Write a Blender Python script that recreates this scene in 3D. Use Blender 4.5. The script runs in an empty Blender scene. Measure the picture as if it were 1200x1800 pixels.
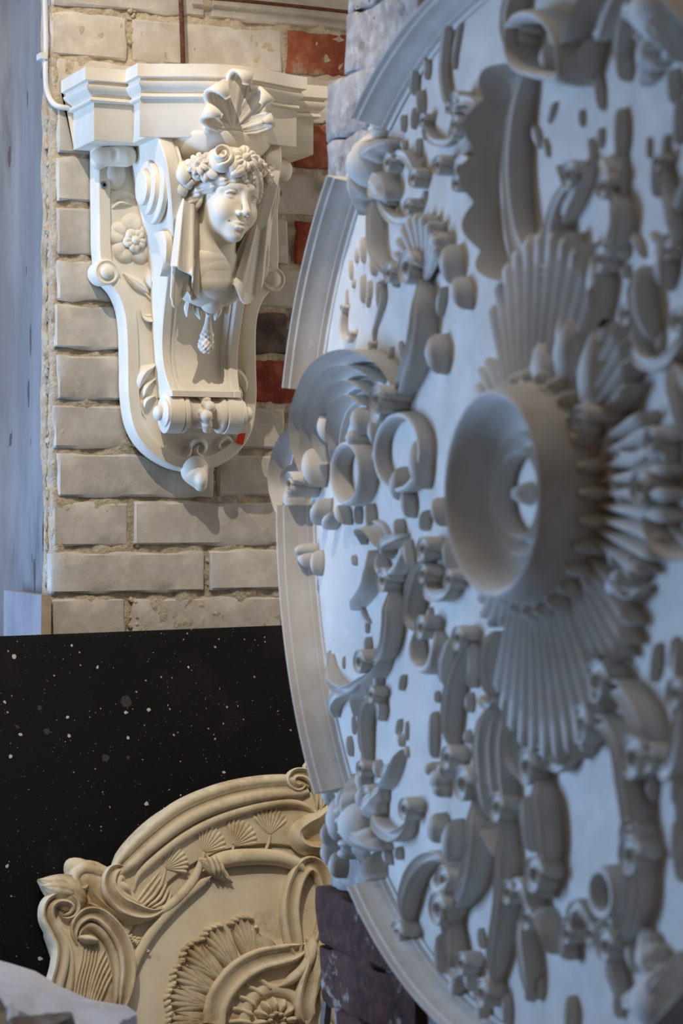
import bpy, bmesh, math, random
import numpy as np
from mathutils import Vector, Matrix, noise

# ------------------------------------------------------------------ camera
ZC = 1.15                                   # eye height above the floor
F = 4000.0                                  # focal length in pixels of the 1200x1800 frame
YAW = math.radians(24)
CAM = np.array((-1.217, -3.344, ZC))
HZ = 880.0                                  # horizon row
sc = bpy.context.scene
COL = sc.collection
cd = bpy.data.cameras.new('camera'); cam = bpy.data.objects.new('camera', cd); COL.objects.link(cam)
cam.location = CAM; cam.rotation_euler = (math.pi / 2, 0, -YAW)
cd.sensor_fit = 'VERTICAL'; cd.sensor_height = 36; cd.sensor_width = 24; cd.lens = F / 1800 * 36
cd.shift_y = -(900 - HZ) / 1800
cd.clip_start = .05
cd.dof.use_dof = True; cd.dof.focus_distance = 3.42; cd.dof.aperture_fstop = 4.0
sc.camera = cam
# ------------------------------------------------------------------ world, lamps, exposure
sc.view_settings.view_transform = 'Standard'; sc.view_settings.look = 'None'
sc.view_settings.gamma = 1; sc.view_settings.use_curve_mapping = False
sc.view_settings.exposure = 0.0
w = bpy.data.worlds.new('world'); sc.world = w; w.use_nodes = True
w.node_tree.nodes['Background'].inputs[0].default_value = (1.0, .82, .62, 1)
w.node_tree.nodes['Background'].inputs[1].default_value = .115


def light(name, kind, loc, target, energy, color, **kw):
    l = bpy.data.lights.new(name, kind); l.energy = energy; l.color = color
    for k, v in kw.items(): setattr(l, k, v)
    o = bpy.data.objects.new(name, l); COL.objects.link(o); o.location = loc
    o.rotation_euler = (Vector(target) - Vector(loc)).to_track_quat('-Z', 'Y').to_euler()
    return o


# a warm spot lamp high on the left, the cool window far left; added unseen fills: soft on the left, weak overhead
# and one hidden behind the pier for the bracket's shaded right side
light('spot_lamp', 'SPOT', (-1.08, -1.46, ZC + 2.08), (-.08, 0, ZC + .06), 158, (1, .90, .79),
      spot_size=math.radians(32), spot_blend=.40, shadow_soft_size=.012)
light('window_light', 'AREA', (-1.75, -.01, ZC - .24), (0, -.90, ZC - .10), 53, (.34, .57, 1.0),
      shape='RECTANGLE', size=.30, size_y=1.2)
light('overhead_fill', 'AREA', (-.34, -.92, ZC + 1.9), (-.02, 0, ZC - .1), 8, (1, .92, .82),
      shape='RECTANGLE', size=.5, size_y=.35)  # added soft fill from above, close to the back wall
light('left_fill', 'AREA', (-.75, -.80, ZC + .85), (-.02, -.05, ZC + .0), 1.8, (1, .92, .81), shape='RECTANGLE', size=.35, size_y=.6)  # added fill just left of the frame, lifts wall and bracket front
light('behind_pier_fill', 'AREA', (1.15, -.42, ZC + .25), (.1, -.05, ZC + .1), 5.5, (1, .93, .86), shape='RECTANGLE', size=.45, size_y=1.4)  # added fill out of sight behind the pier, lifts the bracket's right side
# ------------------------------------------------------------------ tracing: a pixel of the photograph to a point on a real plane
_s, _c = math.sin(YAW), math.cos(YAW)


def ray(px, py):
    a = (px - 600) / F; b = (HZ - py) / F
    return np.array((_s + _c * a, _c - _s * a, b))


def on_wall(px, py, depth=0.0):             # the point at `depth` in front of the back wall
    d = ray(px, py); t = (-depth - CAM[1]) / d[1]
    return CAM + t * d


class Frame:                                # a work plane: a, b in it, h out of it
    def __init__(self, o, ea, eb, eh):
        self.o, self.ea, self.eb, self.eh = (np.array(v, float) for v in (o, ea, eb, eh))

    def at(self, a, b, h):
        a, b, h = np.broadcast_arrays(np.asarray(a, float), np.asarray(b, float), np.asarray(h, float))
        return self.o + a[..., None] * self.ea + b[..., None] * self.eb + h[..., None] * self.eh

    def px(self, x, y, h=0.0):              # pixel -> (a, b) on the plane at height h
        d = ray(x, y); p0 = self.o + h * self.eh
        t = ((p0 - CAM) @ self.eh) / (d @ self.eh)
        p = CAM + t * d - self.o
        return np.array((p @ self.ea, p @ self.eb))


# ------------------------------------------------------------------ objects
def world_loc(o):
    v = Vector((0, 0, 0))
    while o is not None:
        v += o.location; o = o.parent
    return v


def tag(o, label=None, cat=None, group=None, kind=None):
    if label: o['label'] = label
    if cat: o['category'] = cat
    if group: o['group'] = group
    if kind: o['kind'] = kind
    return o


def thing(name, loc, label, cat, group=None):
    o = bpy.data.objects.new(name, None); COL.objects.link(o); o.location = loc; o.empty_display_size = .05
    return tag(o, label, cat, group)


def add(name, vf, mat, parent=None, angle=40, loc=None):
    """links ONE mesh object; vf = (world vertices, faces)"""
    v, f = vf
    v = np.asarray(v, dtype=np.float64)
    if parent is not None: off = np.array(world_loc(parent)); l = (0, 0, 0)
    else:
        if loc is None: loc = ((v[:, 0].min() + v[:, 0].max()) / 2, (v[:, 1].min() + v[:, 1].max()) / 2, v[:, 2].min())
        off = np.array(loc); l = loc
    me = bpy.data.meshes.new(name)
    me.from_pydata((v - off).tolist(), [], [tuple(int(i) for i in q) for q in f])
    me.polygons.foreach_set('use_smooth', [True] * len(me.polygons))
    if angle < 180: me.set_sharp_from_angle(angle=math.radians(angle))
    if mat: me.materials.append(mat)
    o = bpy.data.objects.new(name, me); COL.objects.link(o)
    o.location = l
    if parent is not None: o.parent = parent
    return o


def join(*vfs):
    V, Fc, n = [], [], 0
    for v, f in vfs:
        v = np.asarray(v); V.append(v); Fc += [tuple(i + n for i in q) for q in f]; n += len(v)
    return np.concatenate(V), Fc


def grid_faces(n, m, closed_n=False, closed_m=False, flip=False):
    f = []
    for i in range(n if closed_n else n - 1):
        for j in range(m if closed_m else m - 1):
            a = i * m + j; b = ((i + 1) % n) * m + j; c = ((i + 1) % n) * m + (j + 1) % m; d = i * m + (j + 1) % m
            f.append((a, d, c, b) if flip else (a, b, c, d))
    return f


def spline(pts, n):
    """Catmull-Rom through pts (any dimension), n samples evenly spaced along the length"""
    p = np.asarray(pts, float)
    if len(p) == 2:
        t = np.linspace(0, 1, n)[:, None]; return p[0] * (1 - t) + p[1] * t
    q = np.vstack([2 * p[0] - p[1], p, 2 * p[-1] - p[-2]])
    out = []
    for i in range(len(p) - 1):
        a, b, c, d = q[i:i + 4]
        t = np.linspace(0, 1, 12, endpoint=False)[:, None]
        out.append(.5 * (2 * b + (c - a) * t + (2 * a - 5 * b + 4 * c - d) * t ** 2 + (3 * b - a - 3 * c + d) * t ** 3))
    out = np.vstack(out + [p[-1:]])
    L = np.r_[0, np.cumsum(np.linalg.norm(np.diff(out, axis=0), axis=1))]
    s = np.linspace(0, L[-1], n)
    return np.stack([np.interp(s, L, out[:, k]) for k in range(p.shape[1])], 1)


def interp(v, n):
    v = np.atleast_1d(np.asarray(v, float))
    return np.interp(np.linspace(0, 1, n), np.linspace(0, 1, len(v)), v)


PROF = {                                     # cross-sections: (offset, height) from one foot to the other
    'round': [(-1, 0), (-.97, .35), (-.8, .72), (-.45, .95), (0, 1), (.45, .95), (.8, .72), (.97, .35), (1, 0)],
    'groove': [(-1, 0), (-1, .7), (-.9, .93), (-.72, 1), (-.55, .9), (-.3, .66), (0, .58), (.3, .66), (.55, .9), (.72, 1), (.9, .93), (1, .7), (1, 0)],
    'ridge': [(-1, 0), (-.85, .25), (-.5, .5), (-.18, .85), (0, 1), (.18, .85), (.5, .5), (.85, .25), (1, 0)],
    'mould': [(-1, 0), (-1, .30), (-.92, .34), (-.86, .5), (-.7, .56), (-.62, .8), (-.45, .86), (-.3, 1), (0, 1), (.25, .93), (.35, .72), (.55, .66), (.65, .45), (.85, .38), (.93, .2), (1, .16), (1, 0)],
    'wall': [(-1, 0), (-.9, .8), (-.6, 1), (-.3, .9), (-.1, .55), (.1, .5), (.3, .85), (.55, .95), (.75, .75), (.9, .35), (1, 0)],
    'channel': [(-1, 0), (-1, .86), (-.92, .97), (-.78, 1), (-.62, .93), (-.3, .82), (0, .79), (.3, .82), (.62, .93), (.78, 1), (.92, .97), (1, .86), (1, 0)],
    'soft': [(-1, 0), (-.75, .3), (-.4, .8), (0, 1), (.4, .8), (.75, .3), (1, 0)],
    'wingL': [(-1, 0), (-1.03, .5), (-1, .96), (-.94, 1), (-.84, .9), (-.5, .55), (-.1, .26), (.25, .2), (.45, .3), (.65, .28), (.9, .12), (1, 0)],
    'wingR': [(-1, 0), (-.9, .12), (-.65, .28), (-.45, .3), (-.25, .2), (.1, .26), (.5, .55), (.84, .9), (.94, 1), (1, .96), (1.03, .5), (1, 0)],
}


def stroke(fr, pts, wd, ht, prof='groove', taper=(.5, .5), n=26, base=0.0, closed=False, wob=None, tipw=.12):
    """a raised carved band along pts (a, b) of a frame; wd half width(s), ht height(s)"""
    P = np.asarray(PROF[prof] if isinstance(prof, str) else prof)
    pts = [tuple(q) for q in pts]
    if closed: pts = pts + [pts[0]]
    c = spline(pts, n + 1 if closed else n)
    if closed: c = c[:-1]
    if closed: tg = np.roll(c, -1, 0) - np.roll(c, 1, 0)
    else: tg = np.gradient(c, axis=0)
    tg /= np.linalg.norm(tg, axis=1)[:, None] + 1e-9
    nr = np.stack([-tg[:, 1], tg[:, 0]], 1)
    W = interp(wd, n); H = interp(ht, n)
    if not closed:
        t = np.linspace(0, 1, n); k = np.ones(n)
        if taper[0] > 0: k = np.minimum(k, tipw + (1 - tipw) * np.sin(np.clip(t / taper[0], 0, 1) * math.pi / 2))
        if taper[1] > 0: k = np.minimum(k, tipw + (1 - tipw) * np.sin(np.clip((1 - t) / taper[1], 0, 1) * math.pi / 2))
        W = W * k; H = H * (.35 + .65 * k)
    s = P[:, 0][None, :] * W[:, None]
    if wob is not None:                      # scalloped free edge
        t = np.linspace(0, 1, n); m = 1 - wob[1] * (1 - np.abs(np.sin(t * math.pi * wob[0])))
        neg = (P[:, 0] < 0) if wob[2] < 0 else (P[:, 0] > 0)
        s = np.where(neg[None, :], s * m[:, None], s)
        hh = P[:, 1][None, :] * H[:, None] * np.where(neg[None, :], m[:, None], 1)
    else: hh = P[:, 1][None, :] * H[:, None]
    xy = c[:, None, :] + s[..., None] * nr[:, None, :]
    v = fr.at(xy[..., 0], xy[..., 1], base + hh)
    m = len(P)
    f = grid_faces(n, m, closed_n=closed)
    if not closed: f += [tuple(range(m)), tuple(range((n - 1) * m, n * m))[::-1]]
    return v.reshape(-1, 3), f


def spiral(c, r0, a0, turns, r1=.0, n=14):
    """points of a volute from radius r0 at angle a0 inwards"""
    t = np.linspace(0, 1, n); r = r0 + (r1 - r0) * t; a = a0 + turns * 2 * math.pi * t
    return [(c[0] + r[i] * math.cos(a[i]), c[1] + r[i] * math.sin(a[i])) for i in range(n)]


def leaf(fr, a, b, ln, wd, ht, rot, lobes=0, base=0.0, n=15, m=9, bend=0.0, lift=.0):
    """a pointed leaf with a midrib, foot at (a, b), growing along rot"""
    t = np.linspace(0, 1, n); s = np.linspace(-1, 1, m)
    w = wd * np.sin(math.pi * np.clip(t, .02, .985) ** .8) ** .85
    if lobes: w = w * (1 - .32 * (1 - np.abs(np.sin(t * math.pi * lobes))))
    x = t * ln; bow = bend * ln * t ** 2
    A = x[:, None] + 0 * s[None, :]; B = bow[:, None] + s[None, :] * w[:, None]
    rib = 1 - .55 * np.abs(s) ** 1.3 - .18 * np.exp(-(s / .14) ** 2)
    H = ht * (.45 + .55 * np.sin(math.pi * np.clip(t, 0, 1) ** .7))[:, None] * rib[None, :] + lift * (t ** 2)[:, None]
    H = np.concatenate([np.zeros((n, 1)) - .0005, H, np.zeros((n, 1)) - .0005], 1)
    A = np.concatenate([A[:, :1], A, A[:, -1:]], 1); B = np.concatenate([B[:, :1], B, B[:, -1:]], 1)
    c, sn = math.cos(rot), math.sin(rot)
    v = fr.at(a + A * c - B * sn, b + A * sn + B * c, base + H)
    return v.reshape(-1, 3), grid_faces(n, m + 2, flip=True) + [tuple(range((n - 1) * (m + 2), n * (m + 2))), tuple(range(m + 2))[::-1]]


def bud(fr, a, b, la, lb, ht, rot=0.0, base=0.0, n=10, m=7, point=.6, cut=0.0):
    """a swollen bud, half an egg standing on the plane"""
    u = np.linspace(0, 2 * math.pi, n * 2, endpoint=False); k = np.linspace(0, 1, m)
    R = np.sin((1 - k) * math.pi / 2); Hh = np.cos((1 - k) * math.pi / 2) ** (.55 if point > .7 else 1)
    x = np.cos(u); y = np.sin(u) * (1 - point * np.abs(np.cos(u)) ** 3)
    c, sn = math.cos(rot), math.sin(rot)
    A = R[:, None] * x[None] * la; B = R[:, None] * y[None] * lb
    H = Hh[:, None] * ht * (1 - cut * np.exp(-(y[None] * R[:, None] / .2) ** 2)) + 0 * A
    v = fr.at(a + A * c - B * sn, b + A * sn + B * c, base + H)
    nn = n * 2
    return v.reshape(-1, 3), grid_faces(m, nn, closed_m=True, flip=True) + [tuple(range((m - 1) * nn, m * nn))]


def fan(fr, a, b, r0, r1, a0, a1, flutes, ht, base=0.0, tip=1.0, foot=.3, sub=6, n=12):
    """a shell: flutes spreading from (a, b) between two angles"""
    k = flutes * sub + 1
    th = np.linspace(a0, a1, k); ph = np.linspace(0, flutes * math.pi, k)
    sc_ = np.abs(np.sin(ph))
    t = np.linspace(0, 1, n)
    mid = 1 - .18 * np.abs(np.linspace(-1, 1, k)) ** 2
    R = r0 + (r1 * mid * (.88 + .12 * sc_) - r0)[None, :] * t[:, None]
    prof = foot + (tip - foot) * t ** 1.2
    H = ht * prof[:, None] * (.45 + .55 * sc_[None, :])
    H[-1] *= .75
    A = a + R * np.cos(th)[None]; B = b + R * np.sin(th)[None]
    z = np.zeros((1, k)) - .0005
    A = np.vstack([A[:1], A, A[-1:]]); B = np.vstack([B[:1], B, B[-1:]]); H = np.vstack([z, H, z])
    v = fr.at(A, B, base + H)
    return v.reshape(-1, 3), grid_faces(n + 2, k, flip=a1 < a0)


def dome_flower(fr, a, b, r, ht, petals, base=0.0, inner=.38, rot=0.0):
    """petals round a button: returns list of (name, mesh)"""
    out = []
    for i in range(petals):
        t = rot + 2 * math.pi * i / petals
        d = r * .58
        out.append(('petal', bud(fr, a + d * math.cos(t), b + d * math.sin(t), r * .46, r * math.pi / petals * .78, ht * .75, t, base, 8, 5, .15, .35)))
    out.append(('flower_button', bud(fr, a, b, r * inner, r * inner, ht * 1.15, 0, base, 7, 5, 0)))
    return out


def lathe(axis_o, axis, up, prof, n=40):
    """prof: (position along axis, radius)"""
    ax = np.array(axis, float); u = np.array(up, float); w_ = np.cross(ax, u)
    t = np.linspace(0, 2 * math.pi, n, endpoint=False)
    v = np.array(axis_o)[None, None] + np.array([p[0] for p in prof])[:, None, None] * ax + \
        np.array([p[1] for p in prof])[:, None, None] * (np.cos(t)[:, None] * u + np.sin(t)[:, None] * w_)[None]
    m = len(prof)
    return v.reshape(-1, 3), grid_faces(m, n, closed_m=True) + [tuple(range(n)), tuple(range((m - 1) * n, m * n))[::-1]]


def tube(pts, r, n=10, k=60):
    c = spline(pts, k); tg = np.gradient(c, axis=0); tg /= np.linalg.norm(tg, axis=1)[:, None]
    up = np.array((0.0, 1, 0)); V = []
    R = interp(r, k)
    for i in range(k):
        a = np.cross(tg[i], up); a /= np.linalg.norm(a) + 1e-9; b = np.cross(tg[i], a)
        for j in range(n):
            t = 2 * math.pi * j / n; V.append(c[i] + R[i] * (math.cos(t) * a + math.sin(t) * b))
    return np.array(V), grid_faces(k, n, closed_m=True, flip=True) + [tuple(range(n)), tuple(range((k - 1) * n, k * n))[::-1]]


def surface_nets(fn, lo, hi, step):
    """polygonise fn(P) = 0 (negative inside) on a grid"""
    lo = np.array(lo, float); hi = np.array(hi, float)
    nx, ny, nz = [int(math.ceil((hi[i] - lo[i]) / step)) + 1 for i in range(3)]
    X, Y, Z = np.meshgrid(*[lo[i] + step * np.arange((nx, ny, nz)[i]) for i in range(3)], indexing='ij')
    D = fn(np.stack([X, Y, Z], -1).astype(np.float32))
    D[0], D[-1] = 1, 1; D[:, 0], D[:, -1] = 1, 1; D[:, :, 0], D[:, :, -1] = 1, 1
    ins = D < 0
    cnt = np.zeros((nx - 1, ny - 1, nz - 1), np.int8)
    for i in (0, 1):
        for j in (0, 1):
            for k in (0, 1): cnt += ins[i:nx - 1 + i, j:ny - 1 + j, k:nz - 1 + k]
    cells = np.argwhere((cnt > 0) & (cnt < 8))
    idx = -np.ones(cnt.shape, np.int64); idx[tuple(cells.T)] = np.arange(len(cells))
    acc = np.zeros((len(cells), 3)); num = np.zeros(len(cells))
    corners = [(i, j, k) for i in (0, 1) for j in (0, 1) for k in (0, 1)]
    for a in corners:
        for ax in range(3):
            if a[ax]: continue
            b = list(a); b[ax] = 1
            da = D[cells[:, 0] + a[0], cells[:, 1] + a[1], cells[:, 2] + a[2]]
            db = D[cells[:, 0] + b[0], cells[:, 1] + b[1], cells[:, 2] + b[2]]
            m = (da < 0) != (db < 0)
            t = da[m] / (da[m] - db[m])
            p = np.tile(np.array(a, float), (m.sum(), 1)); p[:, ax] += t
            acc[m] += p; num[m] += 1
    V = lo + step * (cells + acc / num[:, None])
    faces = []
    for ax in range(3):
        sl0 = [slice(None)] * 3; sl1 = [slice(None)] * 3
        sl0[ax] = slice(0, -1); sl1[ax] = slice(1, None)
        i0 = ins[tuple(sl0)]; i1 = ins[tuple(sl1)]
        e = np.argwhere(i0 != i1)
        o1, o2 = (ax + 1) % 3, (ax + 2) % 3
        ok = (e[:, o1] > 0) & (e[:, o2] > 0) & (e[:, o1] < (nx, ny, nz)[o1] - 1) & (e[:, o2] < (nx, ny, nz)[o2] - 1)
        e = e[ok]
        def cell(d1, d2):
            q = e.copy(); q[:, o1] += d1; q[:, o2] += d2; return idx[tuple(q.T)]
        q = np.stack([cell(-1, -1), cell(0, -1), cell(0, 0), cell(-1, 0)], 1)
        fl = i0[tuple(e.T)]
        q[~fl] = q[~fl][:, ::-1]
        faces.append(q)
    Fq = np.concatenate(faces)
    return V, Fq.tolist()


# signed distances
def length(p): return np.sqrt((p * p).sum(-1))
def sd_ell(p, c, r):
    r = np.array(r, np.float32); q = p - np.array(c, np.float32)
    k0 = length(q / r); k1 = length(q / (r * r)); return k0 * (k0 - 1) / (k1 + 1e-9)
def sd_sph(p, c, r): return length(p - np.array(c, np.float32)) - r
def sd_cap(p, a, b, r0, r1=None):
    r1 = r0 if r1 is None else r1
    a = np.array(a, np.float32); b = np.array(b, np.float32); ba = b - a; pa = p - a
    h = np.clip((pa @ ba) / (ba @ ba), 0, 1); return length(pa - h[..., None] * ba) - (r0 + (r1 - r0) * h)
def smin(a, b, k): h = np.clip(.5 + .5 * (b - a) / k, 0, 1); return b + (a - b) * h - k * h * (1 - h)
def smax(a, b, k): return -smin(-a, -b, k)
def sd_poly(p, pts, r):
    d = None; r = interp(r, len(pts))
    for i in range(len(pts) - 1):
        q = sd_cap(p, pts[i], pts[i + 1], r[i], r[i + 1]); d = q if d is None else np.minimum(d, q)
    return d


# ------------------------------------------------------------------ materials
def srgb(r, g, b): return tuple(((c / 255) / 12.92 if c / 255 < .04045 else ((c / 255 + .055) / 1.055) ** 2.4) for c in (r, g, b)) + (1,)


def material(name, cols, scale=6.0, rough=.85, bump=.25, bump_scale=60.0, detail=6, stain=None, stain_scale=9.0, stain_at=(.56, .66), rand=0.0, spots=None, dirt=None, stretch=None, spec=.3):
    """mottled procedural surface: cols mixed by noise, an optional stain colour, spots, per-object value change"""
    m = bpy.data.materials.new(name); m.use_nodes = True; nt = m.node_tree; N = nt.nodes; L = nt.links
    bs = N['Principled BSDF']; bs.inputs['Roughness'].default_value = rough
    bs.inputs['Specular IOR Level'].default_value = spec
    geo = N.new('ShaderNodeNewGeometry'); src = geo.outputs['Position']
    if stretch:
        mp = N.new('ShaderNodeMapping'); mp.inputs['Scale'].default_value = stretch; L.new(src, mp.inputs[0]); src = mp.outputs[0]

    def nz(s, d=detail, r=.55):
        n = N.new('ShaderNodeTexNoise'); n.inputs['Scale'].default_value = s; n.inputs['Detail'].default_value = d
        n.inputs['Roughness'].default_value = r; L.new(src, n.inputs['Vector']); return n.outputs['Fac']

    def ramp(fac, a, b):
        r = N.new('ShaderNodeMapRange'); r.inputs[1].default_value = a; r.inputs[2].default_value = b; L.new(fac, r.inputs[0]); return r.outputs[0]

    def mix(fac, a, b, mode='MIX'):
        x = N.new('ShaderNodeMix'); x.data_type = 'RGBA'; x.blend_type = mode
        if isinstance(fac, float): x.inputs[0].default_value = fac
        else: L.new(fac, x.inputs[0])
        for i, c in ((6, a), (7, b)):
            if isinstance(c, tuple): x.inputs[i].default_value = c
            else: L.new(c, x.inputs[i])
        return x.outputs[2]

    col = mix(ramp(nz(scale), .35, .65), cols[0], cols[1])
    if len(cols) > 2: col = mix(ramp(nz(scale * 3.3), .45, .72), col, cols[2])
    if stain: col = mix(ramp(nz(stain_scale, 8, .65), *stain_at), col, stain)
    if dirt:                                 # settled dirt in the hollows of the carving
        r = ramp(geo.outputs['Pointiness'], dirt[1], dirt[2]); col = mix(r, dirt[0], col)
    if rand:
        oi = N.new('ShaderNodeObjectInfo'); r = N.new('ShaderNodeMapRange'); r.inputs[3].default_value = 1 - rand; r.inputs[4].default_value = 1 + rand
        L.new(oi.outputs['Random'], r.inputs[0])
        hv = N.new('ShaderNodeHueSaturation'); L.new(r.outputs[0], hv.inputs['Value']); L.new(col, hv.inputs['Color']); col = hv.outputs[0]
    if spots:                                # (colour, scale, threshold)
        for sp in spots:
            vo = N.new('ShaderNodeTexVoronoi'); vo.inputs['Scale'].default_value = sp[1]; L.new(src, vo.inputs['Vector'])
            sepn = N.new('ShaderNodeSeparateColor'); L.new(vo.outputs['Color'], sepn.inputs[0])
            big = N.new('ShaderNodeMath'); big.operation = 'MULTIPLY'; big.inputs[1].default_value = sp[2]
            pw = N.new('ShaderNodeMath'); pw.operation = 'POWER'; pw.inputs[1].default_value = 5.0
            L.new(sepn.outputs[0], pw.inputs[0]); L.new(pw.outputs[0], big.inputs[0])
            ad = N.new('ShaderNodeMath'); ad.operation = 'MULTIPLY_ADD'; ad.inputs[1].default_value = .55; ad.inputs[2].default_value = -.25
            L.new(nz(sp[1] * 2.2, 4), ad.inputs[0])
            sm = N.new('ShaderNodeMath'); sm.operation = 'ADD'; L.new(vo.outputs['Distance'], sm.inputs[0]); L.new(ad.outputs[0], sm.inputs[1])
            lt = N.new('ShaderNodeMath'); lt.operation = 'LESS_THAN'; L.new(sm.outputs[0], lt.inputs[0]); L.new(big.outputs[0], lt.inputs[1])
            col = mix(lt.outputs[0], col, sp[0])
    L.new(col, bs.inputs['Base Color'])
    if bump:
        bp = N.new('ShaderNodeBump'); bp.inputs['Strength'].default_value = bump; bp.inputs['Distance'].default_value = .004
        L.new(nz(bump_scale, 8, .6), bp.inputs['Height']); L.new(bp.outputs[0], bs.inputs['Normal'])
    return m


M_CREAM = material('cream_plaster', (srgb(228, 218, 199), srgb(220, 209, 188), srgb(232, 224, 207)), 7, .62, .06, 90, stain=srgb(196, 176, 146), stain_scale=16, stain_at=(.66, .8), spec=.35)
M_BRICK = material('washed_brick', (srgb(193, 185, 172), srgb(178, 169, 155), srgb(203, 196, 183)), 11, .95, .28, 100, stain=srgb(166, 146, 128), stain_scale=7, stain_at=(.58, .78), rand=.09)
M_RED = material('red_brick', (srgb(150, 82, 58), srgb(128, 66, 47), srgb(164, 104, 78)), 16, .95, .6, 120, stain=srgb(174, 158, 140), stain_scale=14, stain_at=(.58, .68), rand=.1)
M_ORANGE = material('bared_red_brick', (srgb(148, 70, 48), srgb(120, 52, 38), srgb(160, 92, 66)), 16, .95, .6, 120, stain=srgb(176, 158, 138), stain_scale=10, stain_at=(.66, .74))
M_SOOT = material('sooty_brick', (srgb(96, 84, 76), srgb(72, 62, 58), srgb(122, 104, 92)), 9, .95, .5, 120, stain=srgb(50, 44, 42), stain_scale=12, stain_at=(.55, .7))
M_MORTAR = material('lime_mortar', (srgb(192, 177, 153), srgb(172, 156, 132), srgb(202, 188, 166)), 40, 1, 1.0, 170, stain=srgb(134, 118, 98), stain_scale=30, stain_at=(.62, .78))
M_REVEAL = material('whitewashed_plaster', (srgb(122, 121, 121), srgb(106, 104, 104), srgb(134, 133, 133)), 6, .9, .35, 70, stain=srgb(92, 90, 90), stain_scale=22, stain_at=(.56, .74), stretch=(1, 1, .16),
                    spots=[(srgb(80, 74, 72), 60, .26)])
M_BLACK = material('black_board', (srgb(11, 10, 11), srgb(17, 16, 16)), 4, .6, .08, 40, stain=srgb(34, 31, 30), stain_scale=6, stain_at=(.58, .85),
                   spots=[(srgb(180, 176, 170), 55, .21), (srgb(150, 146, 140), 120, .21), (srgb(120, 116, 112), 240, .20), (srgb(60, 56, 52), 24, .22)], spec=.12)
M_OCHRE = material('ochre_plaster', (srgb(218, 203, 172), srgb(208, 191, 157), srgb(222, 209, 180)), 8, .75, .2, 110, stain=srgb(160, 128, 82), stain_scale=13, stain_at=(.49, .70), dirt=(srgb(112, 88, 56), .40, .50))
M_OCHRE_FLAT = material('ochre_plaster_field', (srgb(222, 209, 181), srgb(214, 199, 169), srgb(226, 214, 188)), 6, .8, .12, 90, stain=srgb(160, 134, 98), stain_scale=12, stain_at=(.55, .70))
M_PLASTER = material('white_plaster', (srgb(194, 187, 177), srgb(184, 176, 165), srgb(200, 194, 185)), 7, .8, .2, 70, stain=srgb(176, 162, 146), stain_scale=12, stain_at=(.64, .78))
M_PIER = material('flaking_whitewash', (srgb(152, 146, 140), srgb(124, 117, 111), srgb(172, 168, 164)), 14, .95, .8, 60, stain=srgb(84, 74, 68), stain_scale=13, stain_at=(.55, .66), spots=[(srgb(58, 50, 46), 75, .36)])
M_RUBBLE = material('dark_rubble_brick', (srgb(82, 56, 48), srgb(62, 44, 40), srgb(100, 68, 56)), 18, .95, 1.0, 60, stain=srgb(160, 146, 134), stain_scale=12, stain_at=(.58, .64))
M_FRAG = material('fresh_broken_plaster', (srgb(242, 239, 240), srgb(236, 231, 233), srgb(245, 243, 245)), 9, .9, .35, 60, stain=srgb(216, 200, 192), stain_scale=8, stain_at=(.60, .76))
M_SHARD = material('grey_brown_shard', (srgb(140, 128, 116), srgb(118, 106, 94), srgb(152, 142, 130)), 14, .9, .5, 60)
M_CABLE = material('white_cable_sheath', (srgb(216, 212, 204), srgb(206, 202, 194)), 20, .5, 0)
M_RUST = material('rusty_steel', (srgb(96, 56, 34), srgb(70, 42, 28), srgb(116, 72, 44)), 60, .8, .5, 200)
M_STEEL = material('zinc_steel', (srgb(150, 154, 160), srgb(130, 134, 140)), 60, .35, .1, 200); M_STEEL.node_tree.nodes['Principled BSDF'].inputs['Metallic'].default_value = .8
M_STICK = material('red_paper', (srgb(214, 52, 34), srgb(226, 66, 40)), 60, .6, 0)
M_FLOOR = material('dusty_concrete', (srgb(104, 98, 90), srgb(84, 78, 72), srgb(120, 114, 106)), 5, .95, .5, 40)
M_PLANK = material('painted_plank', (srgb(142, 140, 142), srgb(118, 116, 120)), 16, .85, .3, 80, stretch=(1, 1, .3))
M_PLANKEND = material('bare_wood_edge', (srgb(180, 160, 134), srgb(164, 144, 118)), 30, .9, .3, 80)
# ------------------------------------------------------------------ the setting
rng = random.Random(7)


def nz3(x, y, z, s=1.0): return noise.noise(Vector((x * s, y * s, z * s)))


def box(lo, hi):
    x0, y0, z0 = lo; x1, y1, z1 = hi
    v = np.array([(x, y, z) for x in (x0, x1) for y in (y0, y1) for z in (z0, z1)])
    return v, [(0, 1, 3, 2), (4, 6, 7, 5), (0, 4, 5, 1), (2, 3, 7, 6), (0, 2, 6, 4), (1, 5, 7, 3)]


def rough_face(o, eu, ev, en, lu, lv, nu, nv, amp, sc_, back):
    """a bumpy slab: front lu x lv along eu, ev; en towards the viewer; sides run back"""
    o, eu, ev, en = (np.array(q, float) for q in (o, eu, ev, en))
    V = []
    for i in range(nu):
        for j in range(nv):
            p = o + eu * lu * i / (nu - 1) + ev * lv * j / (nv - 1)
            h = amp * nz3(*p, sc_) + amp * .6 * nz3(*(p + 7), sc_ * 2.7)
            V.append(p + en * h)
    f = grid_faces(nu, nv)
    ring = [i * nv for i in range(nu)] + [(nu - 1) * nv + j for j in range(1, nv)] + [i * nv + nv - 1 for i in range(nu - 2, -1, -1)] + [j for j in range(nv - 2, 0, -1)]
    n0 = len(V); V += [V[i] - en * back for i in ring]
    k = len(ring)
    f += [(ring[i], n0 + i, n0 + (i + 1) % k, ring[(i + 1) % k]) for i in range(k)]
    return np.array(V), f


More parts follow.
